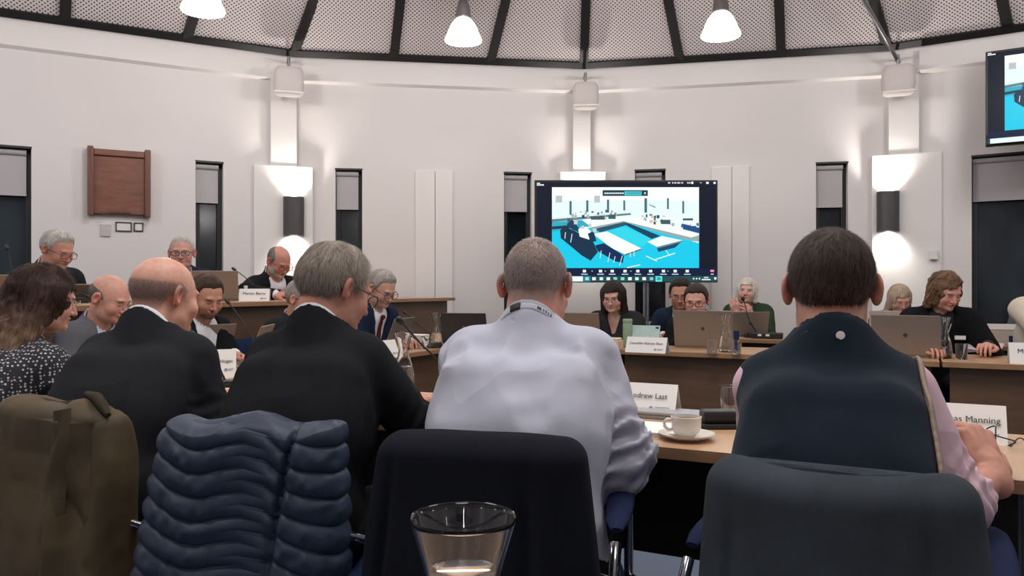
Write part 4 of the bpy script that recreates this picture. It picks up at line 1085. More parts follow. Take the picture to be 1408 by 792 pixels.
def glasses(parent, HM, col, kind='rect', r=.0016, mat=None):
    m = MB(); pts = []
    w, h = (.026, .0165) if kind == 'rect' else (.024, .020)
    for s in (-1, 1):
        q = []
        for k in range(25):
            a = 2 * pi * k / 24; ca, sa = cos(a), sin(a); e = 3.0 if kind == 'rect' else 2.2; rr = 1 / (abs(ca) ** e + abs(sa) ** e) ** (1 / e)
            q.append(HM @ Vector((s * .033 + w * rr * ca, .108 - .10 * max(0, abs(s * .033 + w * rr * ca) - .03) , .0 + h * rr * sa)))
        m.tube(q, r, 6)
        m.tube([HM @ Vector(p) for p in ((s * .059, .103, .009), (s * .070, .094, .010), (s * .080, .04, .010), (s * .0815, -.005, .012), (s * .080, -.02, .002), (s * .079, -.026, -.012))], r * 1.1, 6)
    m.tube([HM @ Vector(p) for p in ((-.009, .109, .004), (0, .111, .006), (.009, .109, .004))], r, 6)
    return m.build('spectacles', mat or plain('spectacle_frame_' + col, col, .3), parent, 60)

def person(label, Hd, az, haz, pit=0, roll=0, lean=.15, pelxy=None, fz=0.0, sw=.175, g=1.0, belly=0.0, hs=1.0, arms=(None, None), coat=None, shirt=None, tie=None,
           trous='1b1c20', o=None, near=False, vee=True, hunch=.02, ndrop=.145, gfold=1.0, hands=(True, True), hcurl=(35, 35), group=None, spec=None, vest=None, vx=.030, garm='jacket', shdrop=.045, patt=None, skirt=None, neckr=.058):
    o = dict(o or {}); az = radians(az); haz = radians(haz); f = A([cos(az), sin(az), 0]); r = A([sin(az), -cos(az), 0])
    hf = A([cos(haz), sin(haz), 0]); hr = A([sin(haz), -cos(haz), 0]); Hd = A(Hd, dtype=float)
    pr_, rl = radians(pit), radians(roll)
    hf2 = hf * cos(pr_) - UP * sin(pr_); hu = UP * cos(pr_) + hf * sin(pr_); hr2 = hr * cos(rl) + hu * sin(rl); hu2 = hu * cos(rl) - hr * sin(rl)
    RH = A([hr2, hf2, hu2], dtype=np.float32) / hs
    N = Hd - hf * (.02 + .05 * sin(pr_)) - f * .035 - UP * ndrop * hs
    pel = A([*(pelxy if pelxy is not None else (N - f * lean)[:2]), fz + .55])
    sp = nrm(N - pel); C = pel + (N - pel) * .62 - f * hunch; Wt = pel + (N - pel) * .33 - f * hunch * .7 + f * belly * .4
    Rt = A([r, nrm(np.cross(sp, r)) if np.dot(np.cross(sp, r), f) > 0 else -nrm(np.cross(sp, r)), sp])
    up2 = nrm(N - C); fw2 = nrm(f - up2 * np.dot(f, up2)); Rc = A([r, fw2, up2])
    S = [N + r * s * sw - UP * shdrop - fw2 * .005 for s in (-1, 1)]
    L1, L2 = .30, .255; EL, WR = [], []
    for k, s in enumerate((-1, 1)):
        a = arms[k]
        if a is None:
            W = pel + f * .40 + r * s * .10; W[2] = fz + TZ + .035; a = (None, W)
        E, W = a[0], A(a[1], dtype=float)
        if E is None:
            dd = W - S[k]; D = np.linalg.norm(dd)
            if D > (L1 + L2) * .98: W = S[k] + dd / D * (L1 + L2) * .98; D = (L1 + L2) * .98; dd = W - S[k]
            x = (L1 ** 2 - L2 ** 2 + D * D) / (2 * D); hgt = sqrt(max(1e-6, L1 ** 2 - x * x)); hint = -UP + r * s * .55 - f * .2; u = dd / D; hint = nrm(hint - u * np.dot(hint, u)); E = S[k] + u * x + hint * hgt
        EL.append(A(E, dtype=float)); WR.append(W)
    def torso(P, e=0.0):
        d = ell(P, pel - f * .01, (.168 * g + e, .125 * g + e, .125 + e), Rt)
        d = smin(d, rbox(P, Wt + f * belly * .4, (.148 * g + e, .104 * (.5 + .5 * g) + e + belly * .7, .16 + e), .095, Rt), .06)
        d = smin(d, rbox(P, C - up2 * .005, (.156 * g + e, .098 * (.5 + .5 * g) + e, .125 + e), .090, Rc), .06)
        for k, s in enumerate((-1, 1)):
            d = smin(d, cap(P, N - UP * .045 + r * s * .03 - fw2 * .01, S[k] - r * s * .03, .062 + e, .055 + e), .05)
            d = smin(d, cap(P, N + UP * .035 - fw2 * .01, S[k] - r * s * .06 + UP * .005, .034 + e, .034 + e), .04)
        return d
    def armd(P, k, e=0.0, cut=1.0, er=1.0):
        W = EL[k] + (WR[k] - EL[k]) * cut
        d = cap(P, S[k] - r * (-1, 1)[k] * .01, EL[k], .056 * er + e, .045 * er + e)
        return smin(d, cap(P, EL[k], W, .045 * er + e, (.045 - .016 * cut) * er + e), .025)
    hips = [pel + r * s * .085 - UP * .01 for s in (-1, 1)]; kn = [h + f * .43 + r * s * .05 - UP * .045 for h, s in zip(hips, (-1, 1))]; an = [k_ + f * .01 - UP * (k_[2] - fz - .085) for k_ in kn]
    def legd(P, e=0.0, feet=False):
        d = None
        for a, b, c in zip(hips, kn, an):
            x = cap(P, a, b, .080 + e, .058 + e); x = smin(x, cap(P, b, c, .056 + e, .042 + e), .03); d = x if d is None else np.minimum(d, x)
        return d
    def neckd(P): return cap(P, N - UP * .03 - fw2 * .012, Hd - hf * .028 - hu2 * .055, neckr + .005, neckr - .003)
    base = A([pel[0], pel[1], fz]); root = bpy.data.objects.new('person', None); COL.objects.link(root); root.location = base; root.empty_display_size = .1
    tag(root, label, 'person', group)
    h1 = .0032 if near else .0045; h2 = .0065 if near else .010
    def loc(P): return ((P - v3(Hd)) @ (RH * hs).T.astype(np.float32)) / hs
    def hsd(P): return smin(head_sdf(loc(P), o) * hs, neckd(P), .018)
    box = A([.135, .135, .15])
    parts = [polyg(lambda P: smax(hsd(P), (N[2] - .03) - P[:, 2], .004), np.minimum(Hd - box, N - .09), np.maximum(Hd + box, N + .09), h1)]
    # body under the clothes, coarse
    def under(P):
        d = torso(P, -.014); d = smin(d, armd(P, 0, -.012), .02); d = smin(d, armd(P, 1, -.012), .02); d = smin(d, legd(P, -.012), .03)
        for c in an: d = smin(d, cap(P, c - UP * .01, c + f * .13 - UP * .05, .04, .030), .02)
        return smin(d, smax(neckd(P), P[:, 2] - N[2] - .02, .01), .02)
    allp = np.stack([pel, N, *S, *EL, *WR, *kn, *an, *[a + f * .15 for a in an]]); lo, hi = allp.min(0) - .24, allp.max(0) + .2; lo[2] = max(lo[2], fz - .02)
    parts.append(polyg(under, lo, hi, .014))
    cf = []
    for k in (0, 1):
        if not hands[k]: continue
        W, E = WR[k], EL[k]; yd = nrm(W - E); yd = nrm(yd * 1.0 + A([0, 0, -yd[2] * .8])); zd = UP - yd * np.dot(UP, yd)
        hd = hands[k] if isinstance(hands[k], dict) else {}
        yd = nrm(hd.get('y', yd)); zd = A(hd.get('z', zd), dtype=float); pr = hand_prims((-1, 1)[k], hcurl[k]); fb = hd.get('bare', .18)
        fa = W + (E - W) * fb
        fn = lambda P: smin(hand_sdf(P, W, yd, zd, pr, hd.get('s', 1)), cap(P, W, fa, .026, .026 + .016 * min(1, fb)), .015)
        lo_ = np.minimum(np.minimum(W - .13, W + yd * .16 - .10), fa - .05); hi_ = np.maximum(np.maximum(W + .13, W + yd * .16 + .10), fa + .05)
        parts.append(polyg(fn, lo_, hi_, .0028 if near else .0042))
    def bodycol(P):
        c = head_col(loc(P), o); far = np.linalg.norm(P - v3(Hd), axis=1) > .2; c[far] = v3(lin(o.get('skin', 'c99a86'))) * v3((1.0, .88, .86)); return c
    body = np_mesh('body', parts, m_skin, root, base, bodycol)
    HM = Matrix.Translation(Vector(Hd - base)) @ Matrix(((*[x for x in (hr2[0], hf2[0], hu2[0])], 0), (hr2[1], hf2[1], hu2[1], 0), (hr2[2], hf2[2], hu2[2], 0), (0, 0, 0, 1))) @ Matrix.Scale(hs, 4)
    if o.get('style'):
        if o['style'] == 'short': lo_, hi_ = Hd - .15, Hd + .16
        else: e = o.get('len', .12) + .1; lo_ = Hd - A([.24, .24, e]); hi_ = Hd + A([.24, .24, .17])
        hp = [polyg(lambda P: hair_sdf(loc(P), o), lo_, hi_, h1)]
        np_mesh('hair', hp, m_hair, root, base, lambda P: hair_cols(loc(P), o))
    if o.get('strands'): strands(root, o, Hd, RH * hs, hs, base)
    # clothes
    def nlocal(P): q = P - v3(N); return q @ v3(r), q @ v3(fw2), q @ v3(up2)
    def elbow_folds(P, amp):
        d = 0
        for k in (0, 1):
            for a, b, t0 in ((S[k], EL[k], .85), (EL[k], WR[k], .15)):
                ba = b - a; L = np.linalg.norm(ba); t = ((P - v3(a)) @ v3(ba)) / (L * L); per = np.linalg.norm(P - v3(a) - t[:, None] * v3(ba), axis=1)
                m = np.exp(-((t - t0) / .28) ** 2) * (per < .11); q = P - v3(a)
                d = d + amp * m * np.sin(t * L * 150 + 7 * vnoise(P * 14) + 2.2 * (q @ v3(nrm(np.cross(ba, f + .3)))) * 20)
        return d
    def folds(P, amp, el=.004):
        q = P @ A([[1, .3, .2], [-.2, 1, .5], [.3, -.6, .75]], dtype=np.float32)
        n = vnoise(q * v3((11, 11, 6.5)) + 5.3); rg = 1 - np.abs(2 * n - 1); n2 = vnoise(P * 23 + 1.7)
        return -amp * (rg ** 2 * .9 - .3) - amp * .4 * (n2 - .5) + (elbow_folds(P, el) if el else 0)
    def wedge(P, w0, zl):
        x, y, z = nlocal(P); w = w0 * np.clip(1 + z / zl, 0, 1) + .0
        return smax(smax(np.abs(x) - w, .015 - y, .01), z - .07, .01)
    def lapel(P, w0, zl):
        x, y, z = nlocal(P); w = w0 * np.clip(1 + z / zl, 0, 1); lw = .055 * np.clip(1.25 + z / (zl * .95), 0, 1)
        return ((np.abs(x) > w - .004) & (np.abs(x) < w + lw) & (y > .01) & (z > -zl * 1.05) & (z < .05)).astype(np.float32)
    jm = coat; hasj = coat is not None
    def collar(P, infl, top, th, k=.55, low=-.03):
        x, y, z = nlocal(P); D = neckd(P); sh = np.abs(D - infl) - th
        return smax(smax(sh, z - (top - k * (y + .05)), .006), low - z, .01)
    sl = spec or {}
    if shirt is not None:
        sc = sl.get('cut', 1.0); e0 = .010 if hasj or vest else .016
        def sf(P):
            d = torso(P, e0)
            for k in (0, 1): d = smin(d, armd(P, k, e0 * (1.0 if hasj else .95) - (.002 if hasj else 0) + (0 if hasj else sl.get('baggy', .006)), sc if not isinstance(sc, (tuple, list)) else sc[k], sl.get('er', 1.0)), .03)
            x, y, z = nlocal(P)
            if not hasj: d = d + folds(P, sl.get('fold', .007) * gfold, sl.get('el', .005)) * sstep(-z, -.01, .07)
            d = smax(d, -np.maximum(neckd(P) - .004, -.02 - z), .006)
            if sl.get('vneck'): d = smax(d, -wedge(P, .05, sl['vneck']), .008)
            return smax(d, pel[2] - .09 - P[:, 2], .01)
        sp_ = [polyg(sf, lo, hi, h2 if not hasj else h2 * 1.1)]
        if not sl.get('nocollar'): sp_.append(polyg(lambda P: collar(P, .009, sl.get('ctop', .045), .0042), N - .15, N + .15, .0034 if near else .0045))
        np_mesh(sl.get('name', 'shirt'), sp_, sl.get('mat') or shirt, root, base)
    if hasj:
        zl = sl.get('vlen', .30); w0 = sl.get('vw', .062)
        def jf(P):
            d = torso(P, .021 + sl.get('jx', 0))
            for k in (0, 1): d = smin(d, armd(P, k, .014 + sl.get('jx', 0) * .5, sl.get('jcut', .93)), .035)
            x, y, z = nlocal(P); d = d + folds(P, .0065 * gfold, .0028) * sstep(-z, -.02, .06)
            if vee: d = d - .005 * lapel(P, w0, zl)
            d = smax(d, -np.maximum(neckd(P) - .012, -.012 - z), .006)
            d = smin(d, collar(P, .017, sl.get('jtop', .020), .006, .75, -.06), .012)
            if vee: d = smax(d, -wedge(P, w0, zl), .006)
            return smax(d, pel[2] - .11 - P[:, 2], .01)
        np_mesh(garm, [polyg(jf, lo, hi, h2)], jm, root, base)
    if vest is not None:
        def vf(P):
            d = torso(P, .026); d = d + folds(P, .005, 0)
            x, y, z = nlocal(P); d = smax(d, -np.maximum(neckd(P) - .012, -.012 - z), .006); d = smin(d, collar(P, .018, .026, .007, .35), .010)
            for k, s in enumerate((-1, 1)):
                x, y, z = nlocal(P); d = smax(d, s * x - (sw + (vx if not isinstance(vx, tuple) else vx[k]) + np.clip(-z - .05, 0, .3) * .04), .012)
            return smax(d, pel[2] - .10 - P[:, 2], .01)
        ve = np_mesh('gilet', [polyg(vf, lo, hi, h2)], vest, root, base)
        pcol = plain('tan_piping', '8a7468', .7)
        for k, s in enumerate((-1, 1)):
            def pf(P):
                d = torso(P, .0285) + folds(P, .005, 0); x, y, z = nlocal(P); e = s * x - (sw + (vx if not isinstance(vx, tuple) else vx[k]) + np.clip(-z - .05, 0, .3) * .04)
                return np.sqrt(d * d + e * e) - .0060
            np_mesh('piping', [polyg(pf, lo, hi, .004)], pcol, ve, base)
    def front(z, e, x=0.0, fn=None):
        ys = np.linspace(.34, 0, 240); P = (N + r * x + up2 * z)[None] + ys[:, None] * fw2[None]; dv = torso(P.astype(np.float32), e) if fn is None else fn(P.astype(np.float32)); j = np.argmax(dv < 0); return P[j]
    if tie is not None:
        m = MB(); rows = []; tsf = lambda P: torso(P, .013)
        for q in range(16):
            z = .012 - .024 * q; w = .017 if q == 0 else (.013 + .0016 * q); c = front(min(z, -.02), .013, 0, tsf); c = c + fw2 * .005 + up2 * max(0, z + .005)
            rows.append([Vector(c - r * w - base), Vector(c + fw2 * .004 - base), Vector(c + r * w - base)])
        for a, b in zip(rows, rows[1:]):
            m.quad([a[0], a[1], b[1], b[0]]); m.quad([a[1], a[2], b[2], b[1]])
        m.tube([rows[0][1] + Vector(up2 * .012), rows[0][1], rows[0][1] - Vector(up2 * .02)], [.011, .017, .009], 8)
        m.build('tie', tie, root, 60)
    def tf(P): 
        d = smin(legd(P, .012), ell(P, pel - f * .01, (.185 * g, .138 * g, .135), Rt), .05)
        return smax(d - .0 + folds(P, .004, 0), P[:, 2] - pel[2] - .07, .01)
    lo2 = lo.copy(); hi2 = hi.copy(); hi2[2] = pel[2] + .1
    np_mesh('trousers', [polyg(tf, lo2, hi2, .012)], fabric('trouser_' + trous, trous), root, base)
    def ff(P):
        d = None
        for c in an:
            x = cap(P, c - UP * .035 + f * -.03, c + f * .16 - UP * .055, .040, .034); d = x if d is None else np.minimum(d, x)
        return smax(d, fz + .003 - P[:, 2], .004)
    lo3 = np.stack(an).min(0) - .12; hi3 = np.stack(an).max(0) + .22; lo3 -= np.abs(f) * .2; hi3 += np.abs(f) * .2; lo3[2] = fz - .03; hi3[2] = fz + .14
    np_mesh('shoes', [polyg(ff, lo3, hi3, .009)], plain('black_leather', '151416', .35), root, base)
    if o.get('glass'): glasses(root, HM, *o['glass'])
    return root, dict(nlocal=nlocal, ncollar=collar, lo=lo, hi=hi, N=N, pel=pel, S=S, E=EL, W=WR, r=r, f=fw2, up=up2, HM=HM, front=front, base=base, torso=torso, neckd=neckd, Hd=Hd, loc=loc)
def strands(root, o, Hd, RH, hs, base):
    """short hair strands laid along the scalp, one mesh"""
    n = o['strands']; L0 = o.get('slen', .018); rg = np.random.RandomState(11); 
    d = rg.normal(size=(n * 3, 3)); d /= np.linalg.norm(d, axis=1)[:, None]
    P = d * v3((.0765, .098, .088)) + v3((0, -.012, .03))
    for _ in range(4):
        q = P.copy().astype(np.float32); dv = hair_sdf(q, o) if o.get('style') else head_sdf(q, o); P = P - d * np.clip(dv, -.02, .02)[:, None] * .9
    keep = (hair_mask(P, (o.get('stub') or (None,))[0] if not o.get('style') else o.get('top')) > .001); P = P[keep][:n]; d = d[keep][:n]
    wh = v3((.01, -.07, .10)); fl = P - wh; fl[:, 2] -= .03; nn = (P - v3((0, -.012, .03))) / v3((.0765, .098, .088)) ** 2; nn /= np.linalg.norm(nn, axis=1)[:, None]
    fl -= nn * (fl * nn).sum(1)[:, None]; fl /= np.linalg.norm(fl, axis=1)[:, None] + 1e-6
    fl += rg.normal(size=fl.shape) * o.get('mess', .25); fl -= nn * (fl * nn).sum(1)[:, None] * .8
    side = np.cross(fl, nn); side /= np.linalg.norm(side, axis=1)[:, None] + 1e-6
    L = L0 * rg.uniform(.6, 1.2, size=(len(P), 1)); lift = o.get('lift', .15); w = o.get('sw', .00035)
    ring = []
    for t, ww in ((-.05, 1), (.5, .8), (1, .1)):
        c = P + fl * L * t + nn * (L * lift * t) - nn * .0008
        ring += [c - side * w * ww, c + side * w * ww]
    V = np.stack(ring, 1).reshape(-1, 3); k = np.arange(len(P))[:, None] * 6
    Q = np.concatenate([k + A([[0, 1, 3, 2]]), k + A([[2, 3, 5, 4]])])
    W = (V * hs) @ RH + Hd
    c0, c1 = v3(lin(o['hair'])), v3(lin(o.get('hair2', o['hair']))); m = rg.rand(len(P), 1); C = np.repeat((c0 * (1 - m) + c1 * m) * (.7 + .6 * rg.rand(len(P), 1)), 6, 0)
    np_mesh('hair_strands', [(W.astype(np.float32), Q)], m_hair, root, base, C)
m_suit = fabric('black_suit', '17181b', .85, .08); m_suit2 = fabric('charcoal_suit', '202125', .85, .08); m_suitg = fabric('grey_suit', '5a5a60', .85, .06)
m_suitn = fabric('navy_suit', '1c2438', .85, .08); m_shw = fabric('white_shirt', 'dcdbe0', .8, .03, bump=.0002); m_shl = fabric('lavender_shirt', 'afb0be', .75, .03, bump=.0002, sheen=0)
m_shp = fabric('pink_shirt', 'c9aab4', .75, .03, bump=.0002, sheen=0); m_gil = fabric('navy_fleece', '161f2b', 1.0, .10, sheen=.08, weave=1500)
m_tiered = fabric('dark_red_tie', '5a1f2a', .6, .1); m_tied = fabric('patterned_dark_tie', '3a2c33', .6, .3)
def hp(px, py, Y): return tuple(at(px, py, Y))
GREY = dict(style='short', hair='77706b', hair2='b5aea8', skin='c59985', browc='6f6660')
AB = 63.4      # azimuth of people in the near row
PEOPLE = {}
for m_, sc_, ds_ in ((m_shl, 4.5, .012), (m_shp, 6, .010), (m_suit, 5, .008), (m_suit2, 5, .008)):     # soft cloth creases
    nt = m_.node_tree; b_ = nt.nodes['Principled BSDF']; bp = [n for n in nt.nodes if n.type == 'BUMP'][0]
    v_ = _coord(nt, (1, 1, .55)); n1 = nt.nodes.new('ShaderNodeTexNoise'); n1.inputs['Scale'].default_value = sc_; n1.inputs['Detail'].default_value = 1; n1.inputs['Distortion'].default_value = .6
    nt.links.new(v_, n1.inputs['Vector']); cr = _ramp(nt, n1.outputs['Fac'], [(.38, (0, 0, 0)), (.5, (1, 1, 1)), (.60, (.2, .2, .2))])
    b2 = nt.nodes.new('ShaderNodeBump'); b2.inputs['Distance'].default_value = ds_; b2.inputs['Strength'].default_value = .30
    nt.links.new(cr, b2.inputs['Height']); nt.links.new(b2.outputs['Normal'], bp.inputs['Normal'])
# near row ------------------------------------------------------------------
PEOPLE['gilet'] = person('man seen from behind in navy gilet over pink shirt, short dark hair', hp(1143, 398, 1.60), AB + 6, AB + 5, 4, lean=.20, sw=.134, g=.92, vx=(.075, .020), shdrop=.062, ndrop=.143,
    arms=((hp(1052, 628, 1.66), hp(1070, 620, 1.97)), (hp(1310, 694, 1.46), hp(1366, 655, 1.60))), shirt=m_shp, vest=m_gil, near=True, trous='23252b',
    o=dict(style='short', hair='1f1613', hair2='46342b', skin='bf8f7c', thick=.007, rough=.003, lump=.003, strands=9000, slen=.016, red=.5, lift=.22, fade=.75), spec=dict(cut=(1, .30), baggy=.004, fold=.006, el=.005, er=.92),
    hands=(True, dict(bare=1.0, y=(-.05, .6, .75), z=(.35, -.75, .55), s=1.22)), hcurl=(35, 62), hunch=.03)
PEOPLE['white'] = person('man seen from behind in pale lavender shirt, cropped grey hair and lanyard', hp(737, 393, 1.95), AB + 14, AB + 12, 12, lean=.20, sw=.148, g=1.16, belly=.02, ndrop=.125,
    arms=((hp(650, 620, 2.15), hp(690, 590, 2.42)), (hp(850, 635, 1.80), hp(866, 598, 2.08))), shirt=m_shl, near=True, trous='15161b',
    o=dict(skin='c4907e', stub=(None, '77716d', .75), hair='6d6863', hair2='aaa49e', strands=12000, slen=.007, lift=.5, mess=.5, sw=.0004, fat=.006, red=.9, glass=('5a3a36', 'rect')), spec=dict(cut=(1, .9), baggy=.012, fold=.017, el=.010, ctop=.038), hunch=.03, neckr=.066, shdrop=.06)
PEOPLE['grey'] = person('grey haired man in black suit and glasses, seen from behind, looking right', hp(461, 398, 2.15), AB + 18, AB - 20, 20, lean=.20, sw=.140, g=1.0, shdrop=.06, ndrop=.137, belly=.02,
    arms=((hp(425, 620, 2.35), hp(470, 590, 2.5)), (hp(578, 592, 2.10), hp(558, 551, 2.33))), coat=m_suit, shirt=m_shw, near=True,
    o=dict(style='short', hair='6b5f55', hair2='b3a89b', skin='c08d7a', thick=.013, rough=.006, lump=.005, strands=14000, slen=.028, lift=.08, red=.7, glass=('2a2224', 'rect'), top=None), hands=(True, dict(y=(.7, .6, 0), z=(-.2, -.3, .9))), hunch=.03, vee=False, neckr=.063)
PEOPLE['bald'] = person('bald man in black suit seen from behind, hand on papers at near table', hp(226, 408, 2.36), AB + 20, AB - 6, 10, lean=.20, sw=.148, g=1.06, shdrop=.06, ndrop=.128, belly=.03,
    arms=((hp(190, 600, 2.55), hp(225, 590, 2.8)), (hp(286, 585, 2.25), hp(292, 545, 2.47))), coat=m_suit2, shirt=m_shw, near=True,
    o=dict(skin='d09c88', stub=((.040, .040, .045, .02, -.01), '5f5753', .62), hair='55504c', hair2='7d7671', strands=6000, slen=.005, lift=.6, mess=.5, sw=.0003, fat=.008, red=.7), hands=(True, dict(y=(.5, .7, 0), z=(-.1, -.3, .9))), hunch=.03, vee=False, neckr=.068)
# bedding details of the near row
def around_neck(q, infl, z, a0, a1, n=30):
    pts = []
    for k in range(n + 1):
        a = a0 + (a1 - a0) * k / n; dr = -q['f'] * cos(a) + q['r'] * sin(a); zz = z(a) if callable(z) else z
        for rr in np.linspace(.03, .20, 200):
            P = q['N'] + q['up'] * zz + dr * rr
            if q['neckd'](P[None].astype(np.float32))[0] > infl: break
        pts.append(Vector(P - q['base']))
    return pts
rt, q = PEOPLE['white']
def neck_band(q, rt, name, mat, infl, th, c, hh, a0=-9, a1=9, h=.0025):
    def bf(P):
        x, y, z = q['nlocal'](P); D = q['neckd'](P); a = np.arctan2(x, -y)
        d = smax(np.abs(D - infl) - th, np.abs(z - (c - .55 * (y + .05))) - hh, .002)
        return smax(smax(d, (a - a1) * .06, .001), (a0 - a) * .06, .001)
    return np_mesh(name, [polyg(bf, q['N'] - A([.16, .16, .10]), q['N'] + A([.16, .16, .12]), h)], mat, rt, q['base'])
lany = neck_band(q, rt, 'lanyard', plain('lanyard_white', 'b9bcc4', .6), .0145, .0022, .016, .0075)
neck_band(q, lany, 'lanyard_clip', m_blk, .0165, .0024, .016, .0085, -.46, -.14)
for a0, w in ((.30, .13), (.47, .04), (.54, .05), (.62, .04), (.70, .05)):
    neck_band(q, lany, 'lanyard_print', plain('lanyard_grey_print', '4b5059', .6), .0165, .0014, .016, .0045, a0, a0 + w, .0018)
rt, q = PEOPLE['gilet']
m = MB(); c = around_neck(q, .035, .004, .12, .13, 1)[0]; m.lathe([(0, 0), (.008, 0), (.008, .0025), (0, .003)], M=Matrix.Translation(c) @ Matrix.Rotation(radians(AZC * 0) + AZC, 4, 'Z') @ Matrix.Rotation(pi / 2, 4, 'X'), seg=20); m.build('round_collar_logo', m_card, rt, 60)
m = MB(); m.tube(around_neck(q, .026, lambda a: .024 - .028 * (1 - cos(a)), -1.6, 1.6), .003, 6); m.build('collar_piping', plain('tan_piping', '8a7468', .7), rt, 60)

# left side tables ----------------------------------------------------------
AL = -26.6
PE = PEOPLE
PE['greybald'] = person('bald man in grey suit and thin glasses looking down beside the dark suited bald man', hp(151, 411, 3.9), AL + 6, -12, 22, lean=.18, sw=.155, coat=m_suitg, shirt=plain('pale_blue_shirt', 'c3cbd8', .8),
    o=dict(style='short', hair='4a4440', hair2='77706a', skin='cf9c8b', top=(.055, .055, .045, .01, -.02), thick=.006, red=.5, glass=('8a8078', 'round', .0009)))
PE['beard'] = person('young man with brown hair and dark beard, dark jacket over white open shirt', hp(284, 408, 4.35), AL + 2, -40, 24, lean=.10, sw=.165, coat=m_suit, shirt=m_shw, tie=None, arms=((None, hp(322, 488, 4.28)), (None, hp(296, 490, 4.02))), hands=(True, dict(y=(.8, .5, 0), z=(-.1, -.2, 1))),
    o=dict(style='short', hair='2c201a', hair2='4f3c30', skin='c08e78', beard=('2a1e18', .8), thick=.012, red=.35, browc='2a1e18'), spec=dict(vlen=.42, vw=.085))
PE['hidden'] = person('grey haired man in dark suit mostly hidden behind the grey haired man in glasses', hp(416, 412, 4.75), AL, -20, 12, lean=.15, sw=.17, coat=m_suit2, shirt=m_shw, o=dict(GREY, glass=('5a4640', 'rect')))
PE['redtie'] = person('grey haired man in navy suit and dark red tie reading, by the left tables', hp(525, 397, 5.2), AL - 4, -38, 30, lean=.16, sw=.17, coat=m_suitn, shirt=m_shw, tie=m_tiered,
    o=dict(GREY, thick=.014, glass=('3a2224', 'rect', .002)), spec=dict(vlen=.34, vw=.07))
# raised platform -----------------------------------------------------------
PF = .31
PE['dais1'] = person('grey white haired man in dark suit and glasses leaning over raised desk at far left', hp(79, 344, 4.95), AL + 4, -18, 24, lean=.25, fz=PF, sw=.18, g=1.08, coat=m_suit2, shirt=m_shw,
    o=dict(style='short', hair='8a8580', hair2='cfcac4', skin='c48f7b', thick=.016, lump=.008, glass=('6a2e28', 'rect', .002)))
PE['dais2'] = person('man with short white hair and dark framed glasses looking ahead from raised desk', hp(250, 348, 5.55), -60, -72, 4, lean=.08, fz=PF, sw=.175, coat=m_suitn, shirt=m_shw,
    o=dict(style='short', hair='8f8a86', hair2='c4beb8', skin='c8978a', thick=.006, open=1, glass=('2a2024', 'rect', .0024)))
PE['chair'] = person('bearded chairman in black suit with red flower reading at the raised desk', hp(384, 360, 6.05), -38, -40, 32, lean=.30, fz=PF, sw=.175, g=1.1, coat=m_suit, shirt=m_shw, tie=m_tied,
    arms=(None, (hp(338, 400, 5.80), hp(378, 405, 5.70))), hands=(True, dict(y=(.9, .1, 0), z=(0, -.4, 1), bare=.5)),
    o=dict(style='short', hair='4c4643', hair2='8b8581', skin='c48c7a', beard=('b9b2ac', .95), top=(.10, .10, .085, .05, .02), thick=.010, glass=('7a2420', 'rect', .0022), red=.7, brow=.5), spec=dict(vlen=.36, vw=.075))
# far row ---------------------------------------------------------------------
AF = AZN / pi * 180 + 180
PE['darkhair'] = person('woman with long dark hair and glasses in a black patterned top', hp(843, 408, 5.65), AF + 4, AF + 6, 16, lean=.06, sw=.150, g=.92, hs=.95, vee=False, shirt=fabric('black_patterned_blouse', '26242a', .8, .5), shdrop=.05,
    o=dict(style='long', hair='17110f', hair2='33241e', skin='d3a594', len=.24, side=.034, out=.012, open=1, jaw=.88, glass=('4a2c2a', 'round', .0011), brow=.7, red=.4), spec=dict(vneck=.16, nocollar=1, name='blouse', baggy=.01), neckr=.048)
PE['redglass'] = person('young woman with dark ponytail and thick red brown glasses behind the wide laptop', hp(957, 414, 5.35), AF, AF + 6, 12, lean=.30, sw=.155, g=.95, hs=.97, coat=fabric('dark_green_black_knit', '171b1a', .9), shirt=plain('black_top', '17171a', .9),
    o=dict(style='pony', hair='1d1512', hair2='46332a', skin='d0a08c', open=1, jaw=.9, glass=('7a2a22', 'rect', .0026), brow=.8, red=.45, thick=.010), vee=False, spec=dict(nocollar=1), neckr=.048)
PE['behind'] = person('dark haired man in navy suit leaning in behind the woman with red brown glasses', hp(936, 405, 6.0), AF + 2, AF + 10, 14, lean=.18, sw=.17, coat=m_suitn, shirt=m_shw,
    o=dict(style='short', hair='1a1513', hair2='33282a', skin='c08c76', thick=.014, glass=('3a2a28', 'rect'), beard=('3a2e2a', .35)))
PE['green'] = person('white haired woman in green cardigan speaking with both hands at a microphone', hp(1027, 401, 6.75), AF, AF + 4, -4, roll=6, lean=.05, sw=.155, g=1.02, hs=.97, vee=True, coat=fabric('green_cardigan', '2c3d2c', .95, .15), shirt=plain('cream_scarf', 'b8a79a', .9), garm='cardigan',
    arms=((None, hp(1034, 436, 6.50)), (None, hp(1012, 432, 6.50))), hands=(dict(y=(-.35, -.25, .6), z=(.3, -.8, .3)), dict(y=(-.2, -.2, .8), z=(-.1, -.9, .2))),
    o=dict(style='bob', hair='b3aba0', hair2='e3dcd2', skin='cfa292', len=.075, side=.026, out=.006, jaw=.88, brow=.3, red=.5, open=1), spec=dict(vlen=.2, vw=.05, nocollar=0), neckr=.05)
PE['blonde'] = person('woman with long grey blonde hair and glasses looking down behind cream laptop', hp(1237, 411, 6.35), AF + 12, AF + 20, 26, lean=.10, sw=.15, g=.92, hs=.95, coat=plain('dark_top', '2a2426', .9), shirt=plain('dark_top', '2a2426', .9), vee=False,
    o=dict(style='long', hair='8c7866', hair2='c0ab98', skin='d0a190', len=.17, side=.03, out=.02, jaw=.88, glass=('9a4a44', 'round', .001), brow=.4, red=.6), spec=dict(nocollar=1), neckr=.048)
